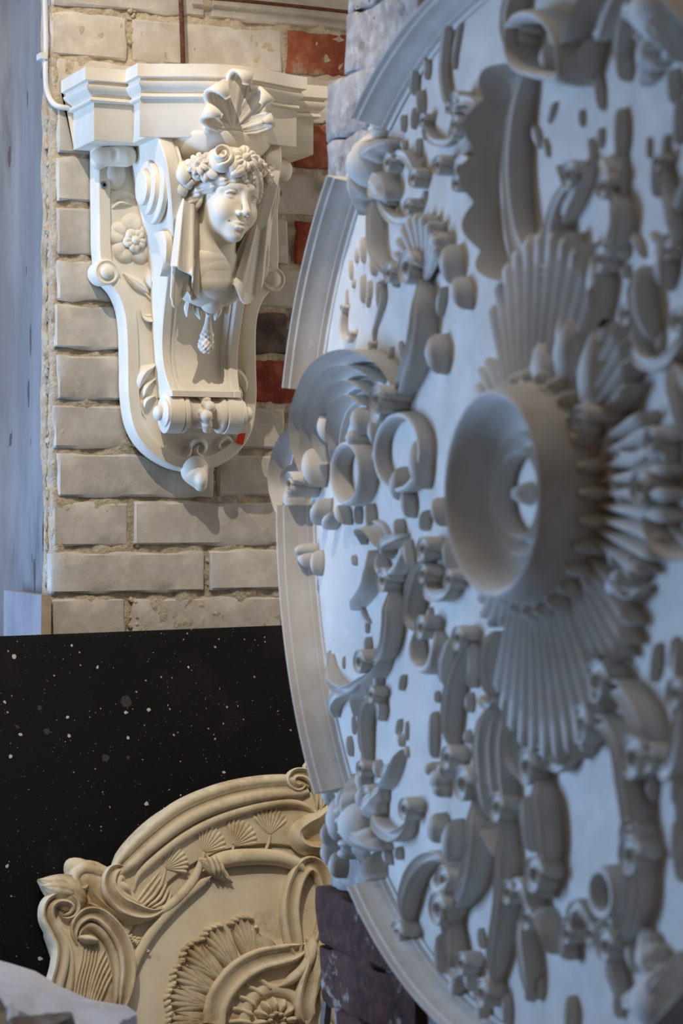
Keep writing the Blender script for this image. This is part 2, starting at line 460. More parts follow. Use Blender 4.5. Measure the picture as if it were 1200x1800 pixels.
def brick_mesh(o, eu, ev, en, lu, lv, proud, depth, seed, wear=.004, nu=13, nv=6, bump=.0007):
    """one old brick: rounded worn arrises, uneven outline; (o) is its lower left front corner"""
    o, eu, ev, en = (np.array(q, float) for q in (o, eu, ev, en))
    U = np.r_[0, np.linspace(.0035, lu - .0035, nu - 2), lu]; W = np.r_[0, np.linspace(.0035, lv - .0035, nv - 2), lv]
    V = []
    sd = seed * 3.7
    for i, u in enumerate(U):
        for j, v_ in enumerate(W):
            eu_ = min(i, nu - 1 - i); ev_ = min(j, nv - 1 - j)
            h = proud + bump * nz3(u, v_, sd, 14) + .0014 * nz3(sd, u, v_, 5)
            du = wear * nz3(v_, sd, 1, 32) if eu_ == 0 else 0
            dv = wear * nz3(u, sd, 5, 24) + wear * .5 * nz3(u, sd, 9, 60) if ev_ == 0 else 0
            chip = max(0, nz3(u * 9, v_ * 9, sd + 3, 2.2) - .18) * .012
            if eu_ == 0 or ev_ == 0: h -= .0022 + chip
            if eu_ == 0 and ev_ == 0: h -= .0025
            V.append(o + eu * (u + du) + ev * (v_ + dv) + en * h)
    f = grid_faces(nu, nv)
    ring = [i * nv for i in range(nu)] + [(nu - 1) * nv + j for j in range(1, nv)] + [i * nv + nv - 1 for i in range(nu - 2, -1, -1)] + [j for j in range(nv - 2, 0, -1)]
    n0 = len(V); V += [V[i] - en * depth for i in ring]; k = len(ring)
    f += [(ring[i], n0 + i, n0 + (i + 1) % k, ring[(i + 1) % k]) for i in range(k)]
    return np.array(V), f


EX, EY, EZ = np.eye(3)
fl = add('floor', rough_face((-3.2, -4.2, 0), EX, EY, EZ, 4.6, 4.9, 47, 50, .002, 3, .08), M_FLOOR, angle=180); fl['kind'] = 'structure'

# back wall: mortar bed with the bricks standing proud of it
XL = -.205                                   # the brickwork's left end beside the window reveal
mort = rough_face((XL - .004, .0090, 0), EX, EZ, -EY, 1.6, 2.5, 201, 281, .0060, 44, .35)
strip = rough_face((-.2125, .027, 0), EX, EZ, -EY, .015, 2.5, 7, 330, .008, 60, .3)
back = add('wall_back', join(mort, strip), M_MORTAR, angle=180); back['kind'] = 'structure'

rows = [on_wall(100, y)[2] for y in (10, 98, 185, 273, 358, 449, 532, 618, 707, 792, 876, 965, 1048)]   # bed joints read from the photo
pitch = (rows[0] - rows[-1]) / (len(rows) - 1)
rows = [rows[0] + k * pitch for k in (5, 4, 3, 2, 1)] + rows + [rows[-1] - pitch * k for k in (1, 2, 3)]
LH, LS, JV, JH = .120, .251, .011, .009      # header, stretcher, joints
nb = 0
for r in range(len(rows) - 1):
    zt, zb = rows[r] - JH / 2, rows[r + 1] + JH / 2
    idx = r - 5                              # 0 is the first row below the photo's top joint
    x = XL + rng.uniform(-.006, .006); first = True
    while x < .78:
        L = LH if (first and idx % 2 == 0) else LS
        L += rng.uniform(-.004, .004)
        if not first and idx == 2 and .1 < x < .2: L = .062
        mat = M_BRICK
        xm = x + L / 2; px_ = 320 + xm * 1030
        if idx == 0 and 480 < px_ < 720: mat = M_RED
        if idx == 4 and 490 < px_ < 760: mat = M_ORANGE
        if idx == 7 and 320 + (x + L) * 1030 > 450: mat = M_ORANGE
        if idx == 6 and 320 + (x + L) * 1030 > 450: mat = M_SOOT
        if idx == 2 and 430 < px_ < 560: mat = M_RED
        if idx > 12 or px_ > 800: mat = M_BRICK if rng.random() < .8 else M_RED
        pr = .0075 + rng.uniform(-.002, .003)
        b = brick_mesh((x, .012, zb + rng.uniform(-.002, .002)), EX, EZ, -EY, L, zt - zb + rng.uniform(-.002, .002), pr, .032 if not first else .055, nb, nu=15 if L > .2 else 9)
        add('brick', b, mat, back, angle=30); nb += 1
        x += L + JV + rng.uniform(-.002, .003); first = False
# squeezed mortar crumbs in the ragged joint beside the reveal
crumbs = []
for k in range(120):
    z = ZC - .26 + .98 * k / 120 + rng.uniform(-.004, .004); r_ = rng.uniform(.002, .0075)
    c = np.array((rng.uniform(-.2105, -.2010), .025 + rng.uniform(-.004, .004), z))
    bm = bmesh.new(); bmesh.ops.create_icosphere(bm, subdivisions=1, radius=r_)
    vv = np.array([np.array(v.co) * (1 + .9 * nz3(*(np.array(v.co) * 170 + k), 1)) for v in bm.verts]) * (1, .7, rng.uniform(.8, 1.9)) + c
    crumbs.append((vv, [tuple(v.index for v in f.verts) for f in bm.faces])); bm.free()
cr = add('mortar_crumbs', join(*crumbs), M_MORTAR, back, angle=60); cr['kind'] = 'stuff'
# crumbs in the upright joints
crumbs = []
for px0, y0, y1 in ((230, 15, 95), (238, 885, 962), (235, 1052, 1108), (371, 972, 1040), (372, 800, 870), (228, 715, 785)):
    for k in range(12):
        p = on_wall(px0 + rng.uniform(-6, 6), rng.uniform(y0, y1), -.010)
        bm = bmesh.new(); bmesh.ops.create_icosphere(bm, subdivisions=1, radius=rng.uniform(.0025, .006))
        vv = np.array([np.array(v.co) * (1 + .5 * nz3(*(np.array(v.co) * 150 + k), 1)) for v in bm.verts]) + p
        crumbs.append((vv, [tuple(v.index for v in f.verts) for f in bm.faces])); bm.free()
cr = add('joint_crumbs', join(*crumbs), M_MORTAR, back, angle=60); cr['kind'] = 'stuff'

# plastered window reveal: runs back from the ragged joint, then turns to the left
pl = spline([(-.2112, .036), (-.2135, .050), (-.2165, .080), (-.2205, .110), (-.2260, .135), (-.2350, .152), (-.252, .163), (-.29, .168), (-.6, .17), (-1.85, .17)], 48)
zz = np.linspace(0, 2.5, 150)
V = np.array([(p[0] + (.0035 * nz3(z, 0, 1, 5) + .0022 * nz3(z, 3, i * .12, 16)) * (1 if i < 30 else .3), p[1] + (.004 * nz3(z, 9, 0, 22) if i == 0 else 0), z) for i, p in enumerate(pl) for z in zz])
f = grid_faces(48, 150, flip=True)
wl = add('wall_left', (V, f), M_REVEAL, angle=180); wl['kind'] = 'structure'

# whitewashed pier that carries the great rosette: rough courses with a ragged far corner
PX = .022                                    # its left face
core = rough_face((PX + .012, -.585, 0), -EY, EZ, -EX, 1.75, 2.5, 90, 130, .004, 20, .42)
pier = add('wall_right', core, M_PIER, angle=180); pier['kind'] = 'structure'
z = 0.0; k = 0
ragged = {}
while z < 2.45:
    hgt = .076 + rng.uniform(-.006, .006)
    dy = rng.uniform(-.022, .022)
    zr = z + hgt / 2 - ZC
    if .525 < zr < .58: dy = .006
    elif .58 <= zr: dy = -.03 + rng.uniform(-.004, .004)
    elif .42 < zr <= .525: dy = .03 + rng.uniform(-.008, .008)
    if -.66 < zr < -.55: dy = .045
    dark = zr < -.50
    b = brick_mesh((PX + .012, -.546 + dy, z + .002), -EY, EZ, -EX, .25 + dy, hgt - .001, .014 + rng.uniform(-.003, .004) + (.004 if dark else 0), .12, 300 + k, .009 if not dark else .012, 21, 9, .010 if dark else .006)
    add('brick', b, M_RUBBLE if dark else M_PIER, pier, angle=65)
    z += hgt; k += 1

# ------------------------------------------------------------------ black board, cables, odds and ends
bt = on_wall(300, 1108, .06); b_top = bt[2]
TILT = math.atan2(.30, b_top)
bo = np.array((0, -.06 - .30, 0.0)); bup = np.array((0, .30, b_top)); blen = np.linalg.norm(bup); bup /= blen
bn = np.array((0, -bup[2], bup[1]))
SK = .012                                    # it stands a little higher on the right
def board_pt(x, t, d): return bo + EX * x + bup * t * (blen + SK * x) + bn * d
V = []; nxb = 20
for d in (0, .010):
    for i in range(nxb):
        x = -.62 + 1.02 * i / (nxb - 1)
        for t in (0, .5, .985, 1.0): V.append(board_pt(x, t, d + (-.003 if t == 1.0 and d > 0 else (0.002 if t == 1.0 else 0)) + .002 * math.sin(x * 5)))
n = nxb * 4
f = [tuple(q) for q in grid_faces(nxb, 4, flip=True)] + [tuple(i + n for i in q) for q in grid_faces(nxb, 4)]
ring = [i * 4 for i in range(nxb)] + [(nxb - 1) * 4 + j for j in (1, 2, 3)] + [i * 4 + 3 for i in range(nxb - 2, -1, -1)] + [2, 1]
f += [(ring[i], ring[(i + 1) % len(ring)], ring[(i + 1) % len(ring)] + n, ring[i] + n) for i in range(len(ring))]
bd = add('board', (np.array(V), f), M_BLACK, angle=40)
tag(bd, 'big black board with white paint flecks leaning on the brick wall', 'board')

# pale plank end standing against the foot of the reveal
p1 = on_wall(75, 1046, .004); xk = p1[0]
V = []
for (y, dz, sx) in ((-.004, 0, 0), (.112, .004, -.026)):
    for x in (xk - .002 + sx, xk + .0135 + sx):
        for zv in (0.0, p1[2] + dz): V.append((x + (-.010 if zv == 0 else 0), y - (.006 if zv == 0 else 0), zv))
V = np.array(V); f = [(0, 2, 3, 1), (4, 5, 7, 6), (0, 1, 5, 4), (2, 6, 7, 3), (1, 3, 7, 5), (0, 4, 6, 2)]
pk = add('plank', (V, f), M_PLANK, angle=30)
pk.data.materials.append(M_PLANKEND); pk.data.polygons[0].material_index = 1
tag(pk, 'short pale plank end upright at the foot of the white reveal', 'plank')

def wp(px, py, d): return on_wall(px, py, d)
cab = thing('electric_cable', tuple(wp(88, 175, -.02)), 'white electric cable running down beside the reveal and behind the bracket', 'cable')
cp = [wp(78, -60, -.012), wp(79, 0, -.012), wp(81, 70, -.014), wp(80, 130, -.012), wp(83, 160, -.010), wp(92, 180, -.004), wp(106, 188, .004), wp(140, 191, .006), wp(175, 192, .004)]
add('cable_sheath', tube(cp, .0042, 10, 70), M_CABLE, cab, angle=180)
c0 = wp(77, 99, -.012)
add('cable_clip', box(c0 + (-.007, -.006, -.0045), c0 + (.004, .016, .0045)), M_CABLE, cab, angle=30)
r1 = add('rusty_rod', tube([wp(315, -60, .008), wp(318, 5, .007), wp(320, 60, .008), wp(322, 128, .007)], .0040, 8, 30), M_RUST, angle=180)
tag(r1, 'upright rusty rod on the brick wall above the bracket', 'rod')
r2 = add('rusty_rod', tube([wp(335, -6, .007), wp(420, 1, .008), wp(500, 9, .007), wp(610, 21, .008), wp(700, 32, .007)], .0030, 8, 40), M_RUST, angle=180)
tag(r2, 'thin rusty rod running level along the top of the brick wall', 'rod')
pg = wp(578, 331, .012)
v, f = bud(Frame(wp(578, 331, -.004), EX, EZ, -EY), 0, 0, .005, .010, .020, 0, 0, 8, 5, .1)
pl_ = add('wall_plug', (v, f), M_PLANKEND, angle=60); tag(pl_, 'small pale plug stuck in the bricks right of the bracket', 'plug')
mr = add('metal_strip', tube([np.array((.02, -.60, 0)) , np.array((.022, -.597, .5)), np.array((.03, -.594, 1.2))], .004, 6, 12), M_STEEL, angle=30)
# flat bluish strip standing behind the pier's far corner
q0 = ray(575, 1790); q1 = ray(597, 1560)
def at_y(d, y): return CAM + d * ((y - CAM[1]) / d[1])
a0, a1 = at_y(q0, -.45), at_y(q1, -.44)
dirv = (a1 - a0) / np.linalg.norm(a1 - a0)
foot = a0 - dirv * (a0[2] / dirv[2]); top = a1 + dirv * .35
me = mr.data; bpy.data.objects.remove(mr); bpy.data.meshes.remove(me)
V = []
for p in (foot, top):
    for dx, dy in ((-.0042, 0), (.0042, -.002), (.0042, .012), (-.0042, .014)): V.append(p + (dx, dy, 0))
    # a groove along the strip's face
f = [(0, 1, 5, 4), (1, 2, 6, 5), (2, 3, 7, 6), (3, 0, 4, 7), (3, 2, 1, 0), (4, 5, 6, 7)]
ms = add('metal_strip', (np.array(V), f), M_STEEL, angle=30); tag(ms, 'thin pale metal strip standing behind the foot of the pier', 'strip')
# ------------------------------------------------------------------ the plaster bracket with the woman's head
cb = thing('wall_bracket', (0, 0, on_wall(345, 862, .03)[2]), 'cream plaster wall bracket with a flower-crowned woman\'s head under a moulded cornice', 'bracket')


def cx(z): return .0078 * min(1, max(0, (.45 - z) / .42))         # the bracket hangs a little askew
def Wp(x, d, z): return np.array((x + cx(z), -d, ZC + z))


def offset_path(p, o):
    """open polyline in plan, shifted inwards (to the right of travel) by o, mitred"""
    p = np.asarray(p, float); t = np.diff(p, axis=0); t /= np.linalg.norm(t, axis=1)[:, None]
    nr = np.stack([t[:, 1], -t[:, 0]], 1)
    out = []
    for i in range(len(p)):
        a = nr[max(i - 1, 0)]; b = nr[min(i, len(nr) - 1)]
        m = (a + b) / 2; m /= max((m @ m), .2); out.append(p[i] + m * o)
    return np.array(out)


# cornice: plan (x, depth) of the top slab; two set-back ends and a bowed middle
xs = np.linspace(-.135, .135, 41)
bow = [(x, .180 + .043 * (.5 + .5 * math.cos(math.pi * x / .135)) ** .8) for x in xs]
plan = [(-.196, .0), (-.196, .06), (-.196, .122), (-.165, .122), (-.135, .122), (-.135, .15)] + bow + [(.135, .15), (.135, .122), (.165, .122), (.198, .122), (.198, .06), (.198, .0)]
zt = .6405
prof = [(.0, 0), (.0, -.0185), (.0018, -.0195), (.0062, -.0200), (.0066, -.0240), (.0030, -.0255), (.0034, -.0285), (.0058, -.0325), (.0094, -.0365), (.0130, -.0390), (.0142, -.0410), (.0110, -.0430),
        (.0108, -.0462), (.0122, -.0478), (.0190, -.0485), (.0195, -.0500), (.0195, -.1030), (.0205, -.1045)]
rowsv = [offset_path(plan, o) for o, _ in prof]
n = len(plan)
V = np.array([Wp(rowsv[i][j][0], max(rowsv[i][j][1], .0), zt + prof[i][1]) for i in range(len(prof)) for j in range(n)])
f = grid_faces(len(prof), n, flip=False)
f += [tuple(range(n)), tuple(range((len(prof) - 1) * n, len(prof) * n))[::-1]]
f += [tuple(i * n for i in range(len(prof)))[::-1], tuple(i * n + n - 1 for i in range(len(prof)))]
corn = add('cornice', (V, f), M_CREAM, cb, angle=38)

# back plate: half outline read from the photo at its front edge, mirrored
oh = [on_wall(x, y, .034) for x, y in ((170, 236), (170, 300), (171, 380), (172, 440), (180, 488), (200, 512), (213, 540), (219, 578), (221, 640), (222, 695), (232, 752), (258, 793), (298, 820), (338, 831))]
oh = [(min(-.004, p[0] - cx(p[2] - ZC)), p[2]) for p in oh]
half = spline(oh, 60)
outl = np.vstack([half, half[::-1] * (-1, 1)])            # left side down, right side up
cen = np.array((0, ZC + .25))


def inset(p, d):
    nxt = np.roll(p, -1, 0) - np.roll(p, 1, 0); nxt /= np.linalg.norm(nxt, axis=1)[:, None] + 1e-9
    q = p + np.stack([-nxt[:, 1], nxt[:, 0]], 1) * d
    return q


def inset_s(p, d):
    q = inset(p, d); q[:, 0] = np.where(p[:, 0] < 0, np.minimum(q[:, 0], -.001), np.maximum(q[:, 0], .001)); return q


lay = [(0, -.0), (0, .024), (.0015, .031), (.004, .034), (.0185, .035), (.0205, .0345), (.022, .0285), (.03, .0275)]
V, m = [], len(outl)
for o, d in lay:
    q = inset_s(outl, o)
    V += [(a + cx(b - ZC), -d, b) for a, b in q]
f = grid_faces(len(lay), m, closed_m=True, flip=True) 
# close the field with quads between left and right sides
b0 = (len(lay) - 1) * m; hn = len(half)
for i in range(hn - 1): f.append((b0 + i, b0 + i + 1, b0 + m - 2 - i, b0 + m - 1 - i))
plate = add('back_plate', (np.array(V), f), M_CREAM, cb, angle=28)
PF = Frame((0, -.0275, ZC), EX, EZ, -EY)                  # the plate's recessed field
PR = Frame((0, -.034, ZC), EX, EZ, -EY)                   # the plate's raised rim


def pf(*pts, h=.004, fr=None): return [(fr or PF).px(x, y, h) for x, y in pts]


def mirror(vf): v, fc = vf; v = v * (-1, 1, 1) + np.array([(2 * cx(z_ - ZC), 0, 0) for z_ in v[:, 2]]); return v, [q[::-1] for q in fc]


def both(name, vf, parent, mat=M_CREAM, angle=50):
    a = add(name, vf, mat, parent, angle); b = add(name, mirror(vf), mat, parent, angle); return a, b


# volutes at the plate's waist
c = PR.px(188, 478, .004)
disc = lathe((c[0], -.0, ZC + c[1]), -EY, EX, [(0, .0190), (.034, .0200), (.0375, .0192), (.0385, .017), (.0375, .0155), (.0365, .0135), (.037, .0115), (.041, .0095), (.0435, .006), (.0443, .0001)], 36)
va, vb = both('volute', disc, plate)
# upper rolled leaf under the cornice
roll = []
def sd_roll(p):
    d = sd_cap(p, Wp(-.150, .050, .520), Wp(-.1135, .060, .523), .0140, .0175)
    d = smin(d, sd_cap(p, Wp(-.153, .047, .511), Wp(-.148, .052, .519), .0105), .006)
    d = smax(d, -sd_poly(p, [Wp(-.140, .066, .540), Wp(-.133, .074, .526), Wp(-.134, .072, .510), Wp(-.140, .062, .500)], .0046), .003)
    e = sd_ell(p, Wp(-.120, .028, .499), (.018, .011, .026)); return smin(d, e, .008)
both('rolled_leaf', surface_nets(sd_roll, Wp(-.19, .11, .42), Wp(-.07, .02, .55), .0022), plate, angle=180)
# acanthus tips, flower, sprig and crescent on the field
both('leaf', stroke(PF, pf((186, 362), (193, 350), (207, 342), (224, 341), (240, 349), (252, 354)), [.005, .0085, .0095, .007, .003], [.005, .007, .008, .007, .004], 'soft', (.3, .6)), plate)
both('leaf', stroke(PF, pf((198, 366), (208, 358), (218, 357), (232, 360)), [.004, .005, .004], [.005, .008, .006], 'soft', (.4, .6)), plate)
both('leaf', stroke(PF, pf((207, 312), (196, 320), (192, 335), (190, 350)), [.003, .005, .003], [.004, .006, .004], 'soft', (.4, .6)), plate)
fc = PF.px(234, 420, .008)
flw = [None, None]
for (nm, vf) in dome_flower(PF, fc[0], fc[1], .039, .012, 5, rot=.3):
    for s_, q in enumerate((vf, mirror(vf))):
        o = add('flower' if flw[s_] is None else nm, q, M_CREAM, plate if flw[s_] is None else flw[s_], 60)
        if flw[s_] is None: flw[s_] = o
FF = Frame((0, -.0355, ZC), EX, EZ, -EY)
for (nm, vf) in dome_flower(FF, fc[0] + .002, fc[1] - .002, .0185, .0095, 5, rot=.9, inner=.42):
    for s_, q in enumerate((vf, mirror(vf))): add(nm, q, M_CREAM, flw[s_], 60)
a = PF.px(226, 482, .003)
both('leaf', leaf(PF, *PF.px(262, 515, .003), .050, .0085, .010, math.radians(146), 0), plate)
both('leaf', leaf(PF, *PF.px(266, 510, .003), .036, .010, .016, math.radians(100), 0), plate)
both('stem', stroke(PF, pf((225, 484), (240, 498), (258, 518), (280, 542)), [.0015, .0022, .002], [.003, .005, .004], 'round', (.2, .2)), plate)
both('crescent', stroke(PF, pf((248, 545), (254, 556), (264, 559), (274, 553), (280, 542)), [.003, .0055, .0065, .0055, .003], [.008, .012, .013, .011, .008], 'wingL', (.4, .4)), plate)
both('bud', bud(PF, *PF.px(272, 492, .006), .012, .013, .020, 0.4, 0, 10, 7, .2), plate)
# lower acanthus
both('leaf', stroke(PF, pf((243, 692), (245, 670), (254, 654), (267, 646), (282, 633)), [.005, .010, .012, .009, .003], [.008, .013, .015, .013, .008], 'soft', (.3, .7)), plate)
both('leaf', stroke(PF, pf((250, 704), (254, 684), (263, 674), (274, 667)), [.003, .007, .004], [.009, .013, .009], 'soft', (.3, .6)), plate)
both('leaf', stroke(PF, pf((252, 722), (254, 707), (262, 700), (274, 696)), [.003, .0065, .004], [.009, .013, .009], 'soft', (.3, .6)), plate)
both('stem', stroke(PF, pf((243, 688), (245, 705), (250, 722), (258, 738)), [.0025, .003, .002], [.004, .004, .003], 'round', (.3, .4)), plate)
# curls under the scroll
both('curl', stroke(PF, pf((300, 775), (290, 790), (300, 806), (322, 806), (334, 795), (330, 783), (318, 784)), [.004, .006, .006, .004], [.004, .007, .007, .005], 'soft', (.3, .3)), plate)
add('curl', stroke(PF, pf((340, 800), (335, 785), (343, 775), (356, 776), (362, 786), (356, 796), (348, 793)), [.004, .0065, .0055, .003], [.005, .009, .009, .007], 'soft', (.3, .3)), M_CREAM, plate, 50)
add('curl', stroke(PF, pf((400, 792), (408, 780), (400, 771), (388, 775), (384, 786), (390, 793)), [.004, .0065, .0055, .003], [.005, .008, .008, .006], 'soft', (.3, .3)), M_CREAM, plate, 50)
# leaf drop hanging under the plate
def sd_drop(p):
    d = sd_ell(p, Wp(.002, .030, .048), (.022, .016, .022))
    d = smin(d, sd_cap(p, Wp(.002, .030, .042), Wp(.010, .034, .024), .016, .010), .010)
    d = smin(d, sd_ell(p, Wp(.008, .045, .034), (.010, .008, .013)), .005)
    d = smax(d, -sd_poly(p, [Wp(.016, .05, .05), Wp(.018, .05, .032), Wp(.010, .056, .024), Wp(.003, .056, .032), Wp(.009, .056, .038)], .0020), .003)
    return smax(d, p[..., 1] - 0.0, .002)
add('leaf_drop', surface_nets(sd_drop, Wp(-.045, .07, -.015), Wp(.045, -.005, .085), .0018), M_CREAM, cb, 180)

# console tongue: S-curved front, raised borders, sunk middle panel
zk = [.5375, .52, .50, .47, .45, .40, .368, .321, .273, .240, .223, .205, .188, .172, .163, .158]
dk = [.160, .176, .182, .180, .175, .156, .134, .099, .079, .068, .066, .068, .074, .083, .092, .0935]
hk = [.0985, .0965, .092, .087, .083, .073, .0675, .065, .0645, .063, .062, .061, .0595, .0575, .0565, .056]
zs = np.linspace(zk[0], zk[-1], 90)
D = np.interp(zs, zk[::-1], dk[::-1])
D = np.convolve(np.pad(D, 4, mode='edge'), np.ones(9) / 9, 'valid'); D[-3:] = dk[-1]
hw = np.convolve(np.pad(np.interp(zs, zk[::-1], hk[::-1]), 4, mode='edge'), np.ones(9) / 9, 'valid')
rec = np.interp(zs, [.24, .28, .33, .37, .42, .47, .50, .54], [0, .002, .012, .020, .024, .022, .016, .010])
S = [(-1, -9), (-1, 0), (-.98, .0015), (-.80, .0015), (-.775, 0), (-.745, -.0035), (-.70, -.0030), (-.66, -.0040), (-.60, -.0080), (0, -.0065), (.60, -.0080), (.66, -.0040), (.70, -.0030), (.745, -.0035), (.775, 0), (.80, .0015), (.98, .0015), (1, 0), (1, -9)]
V = []
for i, z in enumerate(zs):
    lip = max(0, 1 - max(0, (z - .163)) / .020)
    for s_, h in S:
        if h == -9: dd = .026 if z > .2 else max(.026, .026)
        else: dd = D[i] + (h * (1 - min(1, lip * 1.3)) if h < 0 else h) - (rec[i] if abs(s_) < .68 else 0)
        V.append(Wp(s_ * hw[i] + (.0 if abs(s_) < 1 else 0), dd, z))
m = len(S)
f = grid_faces(len(zs), m, flip=False) + [tuple(range(m)), tuple(range((len(zs) - 1) * m, len(zs) * m))[::-1]]
ton = add('console', (np.array(V), f), M_CREAM, cb, angle=32)
# stepped volute on each flank of the console
for s_ in (-1, 1):
    pr = [(.0, .054), (.007, .054), (.0085, .0525), (.0088, .049), (.009, .0400), (.0160, .0400), (.0172, .0388), (.0175, .035), (.0178, .0265), (.0240, .0265), (.0252, .0252), (.0256, .021), (.026, .0001)]
    v = lathe(Wp(s_ * .0825, .114, .468), EX * s_, EZ, pr, 60)
    if s_ < 0: v = (v[0], v[1])
    else: v = (v[0], [q for q in v[1]])
    add('volute', v, M_CREAM, ton, angle=40)
    tail = spline([(.150, .402), (.166, .388), (.172, .365), (.168, .345), (.160, .335)], 16)
    wd_ = interp([.020, .016, .011, .006, .001], 16)
    V = []
    for q, w_ in zip(tail, wd_):
        for (dx, dd) in ((0, -w_), (.012, -w_), (.013, w_ * .6), (.010, w_), (0, w_)): V.append(Wp(s_ * (.072 + dx - (.385 - q[1]) * .11 * 0), q[0] - .03 + dd, q[1]))
    add('volute_tail', (np.array(V), grid_faces(16, 5, closed_m=True) + [(0, 1, 2, 3, 4), (79, 78, 77, 76, 75)]), M_CREAM, ton, angle=40)
# rolled scroll under the lip with beads, cheeks and a string of berries
zr, dr, R = .1335, .068, .031
prx = [(-.061, .0001), (-.061, .0285), (-.0595, .031), (-.0365, .031), (-.0355, .0295), (-.0350, .0285), (-.0335, .0285), (-.0325, .0300), (-.0290, .0305), (-.0270, .0295), (-.0255, .0268), (-.021, .0245), (-.015, .0238),
       (0, .0235), (.015, .0238), (.021, .0245), (.0255, .0268), (.0270, .0295), (.0290, .0305), (.0325, .0300), (.0335, .0285), (.0350, .0285), (.0355, .0295), (.0365, .031), (.0595, .031), (.061, .0285), (.061, .0001)]
scr = add('scroll', lathe(Wp(0, dr, zr), EX, EZ, prx, 56), M_CREAM, cb, angle=35)
for k, (dz, dd, rr) in enumerate(((.020, .018, .0085), (.009, .026, .0095), (-.004, .027, .0100), (-.016, .021, .0085), (-.024, .012, .0065))):
    def sd_b(p, k=k, dz=dz, dd=dd, rr=rr):
        c = Wp(.001 + .0035 * math.sin(k * 2.1), dr + dd, zr + dz)
        d = sd_sph(p, c, rr); d = np.minimum(d, sd_sph(p, c + (-.007, .004, .005), rr * .55)); return smin(d, sd_sph(p, c + (.007, .004, -.003), rr * .5), .002)
    c = Wp(0, dr + dd, zr + dz)
    add('berry', surface_nets(sd_b, c - .02, c + .02, .0014), M_CREAM, scr, 180)
for s_ in (-1, 1):
    add('scroll_knob', lathe(Wp(s_ * .058, .078, .133), EX * s_, EZ, [(0, .022), (.006, .021), (.009, .015), (.012, .0115), (.016, .012), (.020, .009), (.0225, .004), (.023, .0001)], 28), M_CREAM, scr, 50)
    # support block between scroll and plate
    add('scroll_back', box(Wp(-.054, .075, .115) if s_ < 0 else Wp(.004, .075, .115), Wp(-.004, .024, .16) if s_ < 0 else Wp(.054, .024, .16)), M_CREAM, scr, 30)

# shell palmette on the cornice: five channelled lobes that fan out and roll forward at their tips
pal = None
for k, (ang, ln, wd_, crl, side) in enumerate(((3, .076, .0205, .0120, 0), (-33, .064, .0200, .0140, -1), (38, .060, .0185, .0135, 1), (-68, .050, .0155, .0120, -1), (72, .046, .0150, .0120, 1))):
    a_ = math.radians(ang); n_ = 40
    ax = np.array((math.sin(a_), 0, math.cos(a_))); sd_ = np.array((math.cos(a_), 0, -math.sin(a_))); outw = np.array((0, -1.0, 0))
    o = Wp(.004, .2080, .546) + ax * .004 - outw * .0008 * k
    pts, nor = [], []
    ts = .60
    for i in range(n_):
        t = i / (n_ - 1)
        if t < ts:
            u = t / ts; pts.append(o + ax * (ln - crl) * u + outw * (.017 * u ** 1.2)); nor.append(outw - ax * .15 * u)
        else:
            u = (t - ts) / (1 - ts) * math.radians(205); rr = crl * (1 - .25 * (t - ts) / (1 - ts))
            cc = o + ax * (ln - crl) + outw * (.017 + crl)
            pts.append(cc + ax * math.sin(u) * rr - outw * math.cos(u) * rr); nor.append(outw * math.cos(u) - ax * math.sin(u))
    V = []
    pr = [(-1, -.005), (-1.02, .0005), (-.9, .0026), (-.74, .0022), (-.56, -.0010), (-.40, .0024), (-.26, .0010), (-.14, .0028), (0, .0034), (.14, .0028), (.26, .0010), (.40, .0024), (.56, -.0010), (.74, .0022), (.9, .0026), (1.02, .0005), (1, -.005)]
    for i in range(n_):
        t = i / (n_ - 1); w_ = wd_ * (.46 + .54 * min(1, t / .5) ** .9) * (1 if t < .55 else max(.22, 1 - .85 * ((t - .55) / .45) ** 2.2))
        nn = nor[i] / np.linalg.norm(nor[i]); cup = -.0035 * min(1, t / .35)
        for s2, h in pr: V.append(pts[i] + sd_ * s2 * w_ + nn * (h * (1 if t < .7 else .7) + cup * s2 * s2))
    vf = (np.array(V), grid_faces(n_, len(pr), closed_m=True, flip=False) + [tuple(range(len(pr)))[::-1], tuple(range((n_ - 1) * len(pr), n_ * len(pr)))])
    o_ = add('shell' if pal is None else 'shell_lobe', vf, M_CREAM, cb if pal is None else pal, 180)
    if pal is None: pal = o_
def sd_base(p):
    d = sd_ell(p, Wp(.004, .195, .553), (.036, .016, .018))
    d = smin(d, sd_cap(p, Wp(-.034, .205, .548), Wp(-.012, .208, .552), .008, .006), .006)
    return smin(d, sd_cap(p, Wp(.042, .203, .548), Wp(.02, .206, .552), .008, .006), .006)
add('shell_foot', surface_nets(sd_base, Wp(-.06, .23, .52), Wp(.065, .17, .585), .0018), M_CREAM, pal, 180)

# the head ---------------------------------------------------------------
HS = .58; HC = Wp(.008, .166, .4545)
Rz = Matrix.Rotation(math.radians(12), 3, 'Z'); Rx = Matrix.Rotation(math.radians(7), 3, 'X'); Ry = Matrix.Rotation(math.radians(6), 3, 'Y')
RM = np.array(Rz @ Ry @ Rx)                  # local (x right, y BACK into the wall, z up)


def to_head(p): return ((p - HC.astype(np.float32)) @ RM.astype(np.float32)) / HS * np.array((1, -1, 1), np.float32)
def from_head(q): return HC + RM @ (np.array(q, float) * (1, -1, 1)) * HS


def arc(f_, a, b, n_): return [f_(t) for t in np.linspace(a, b, n_)]


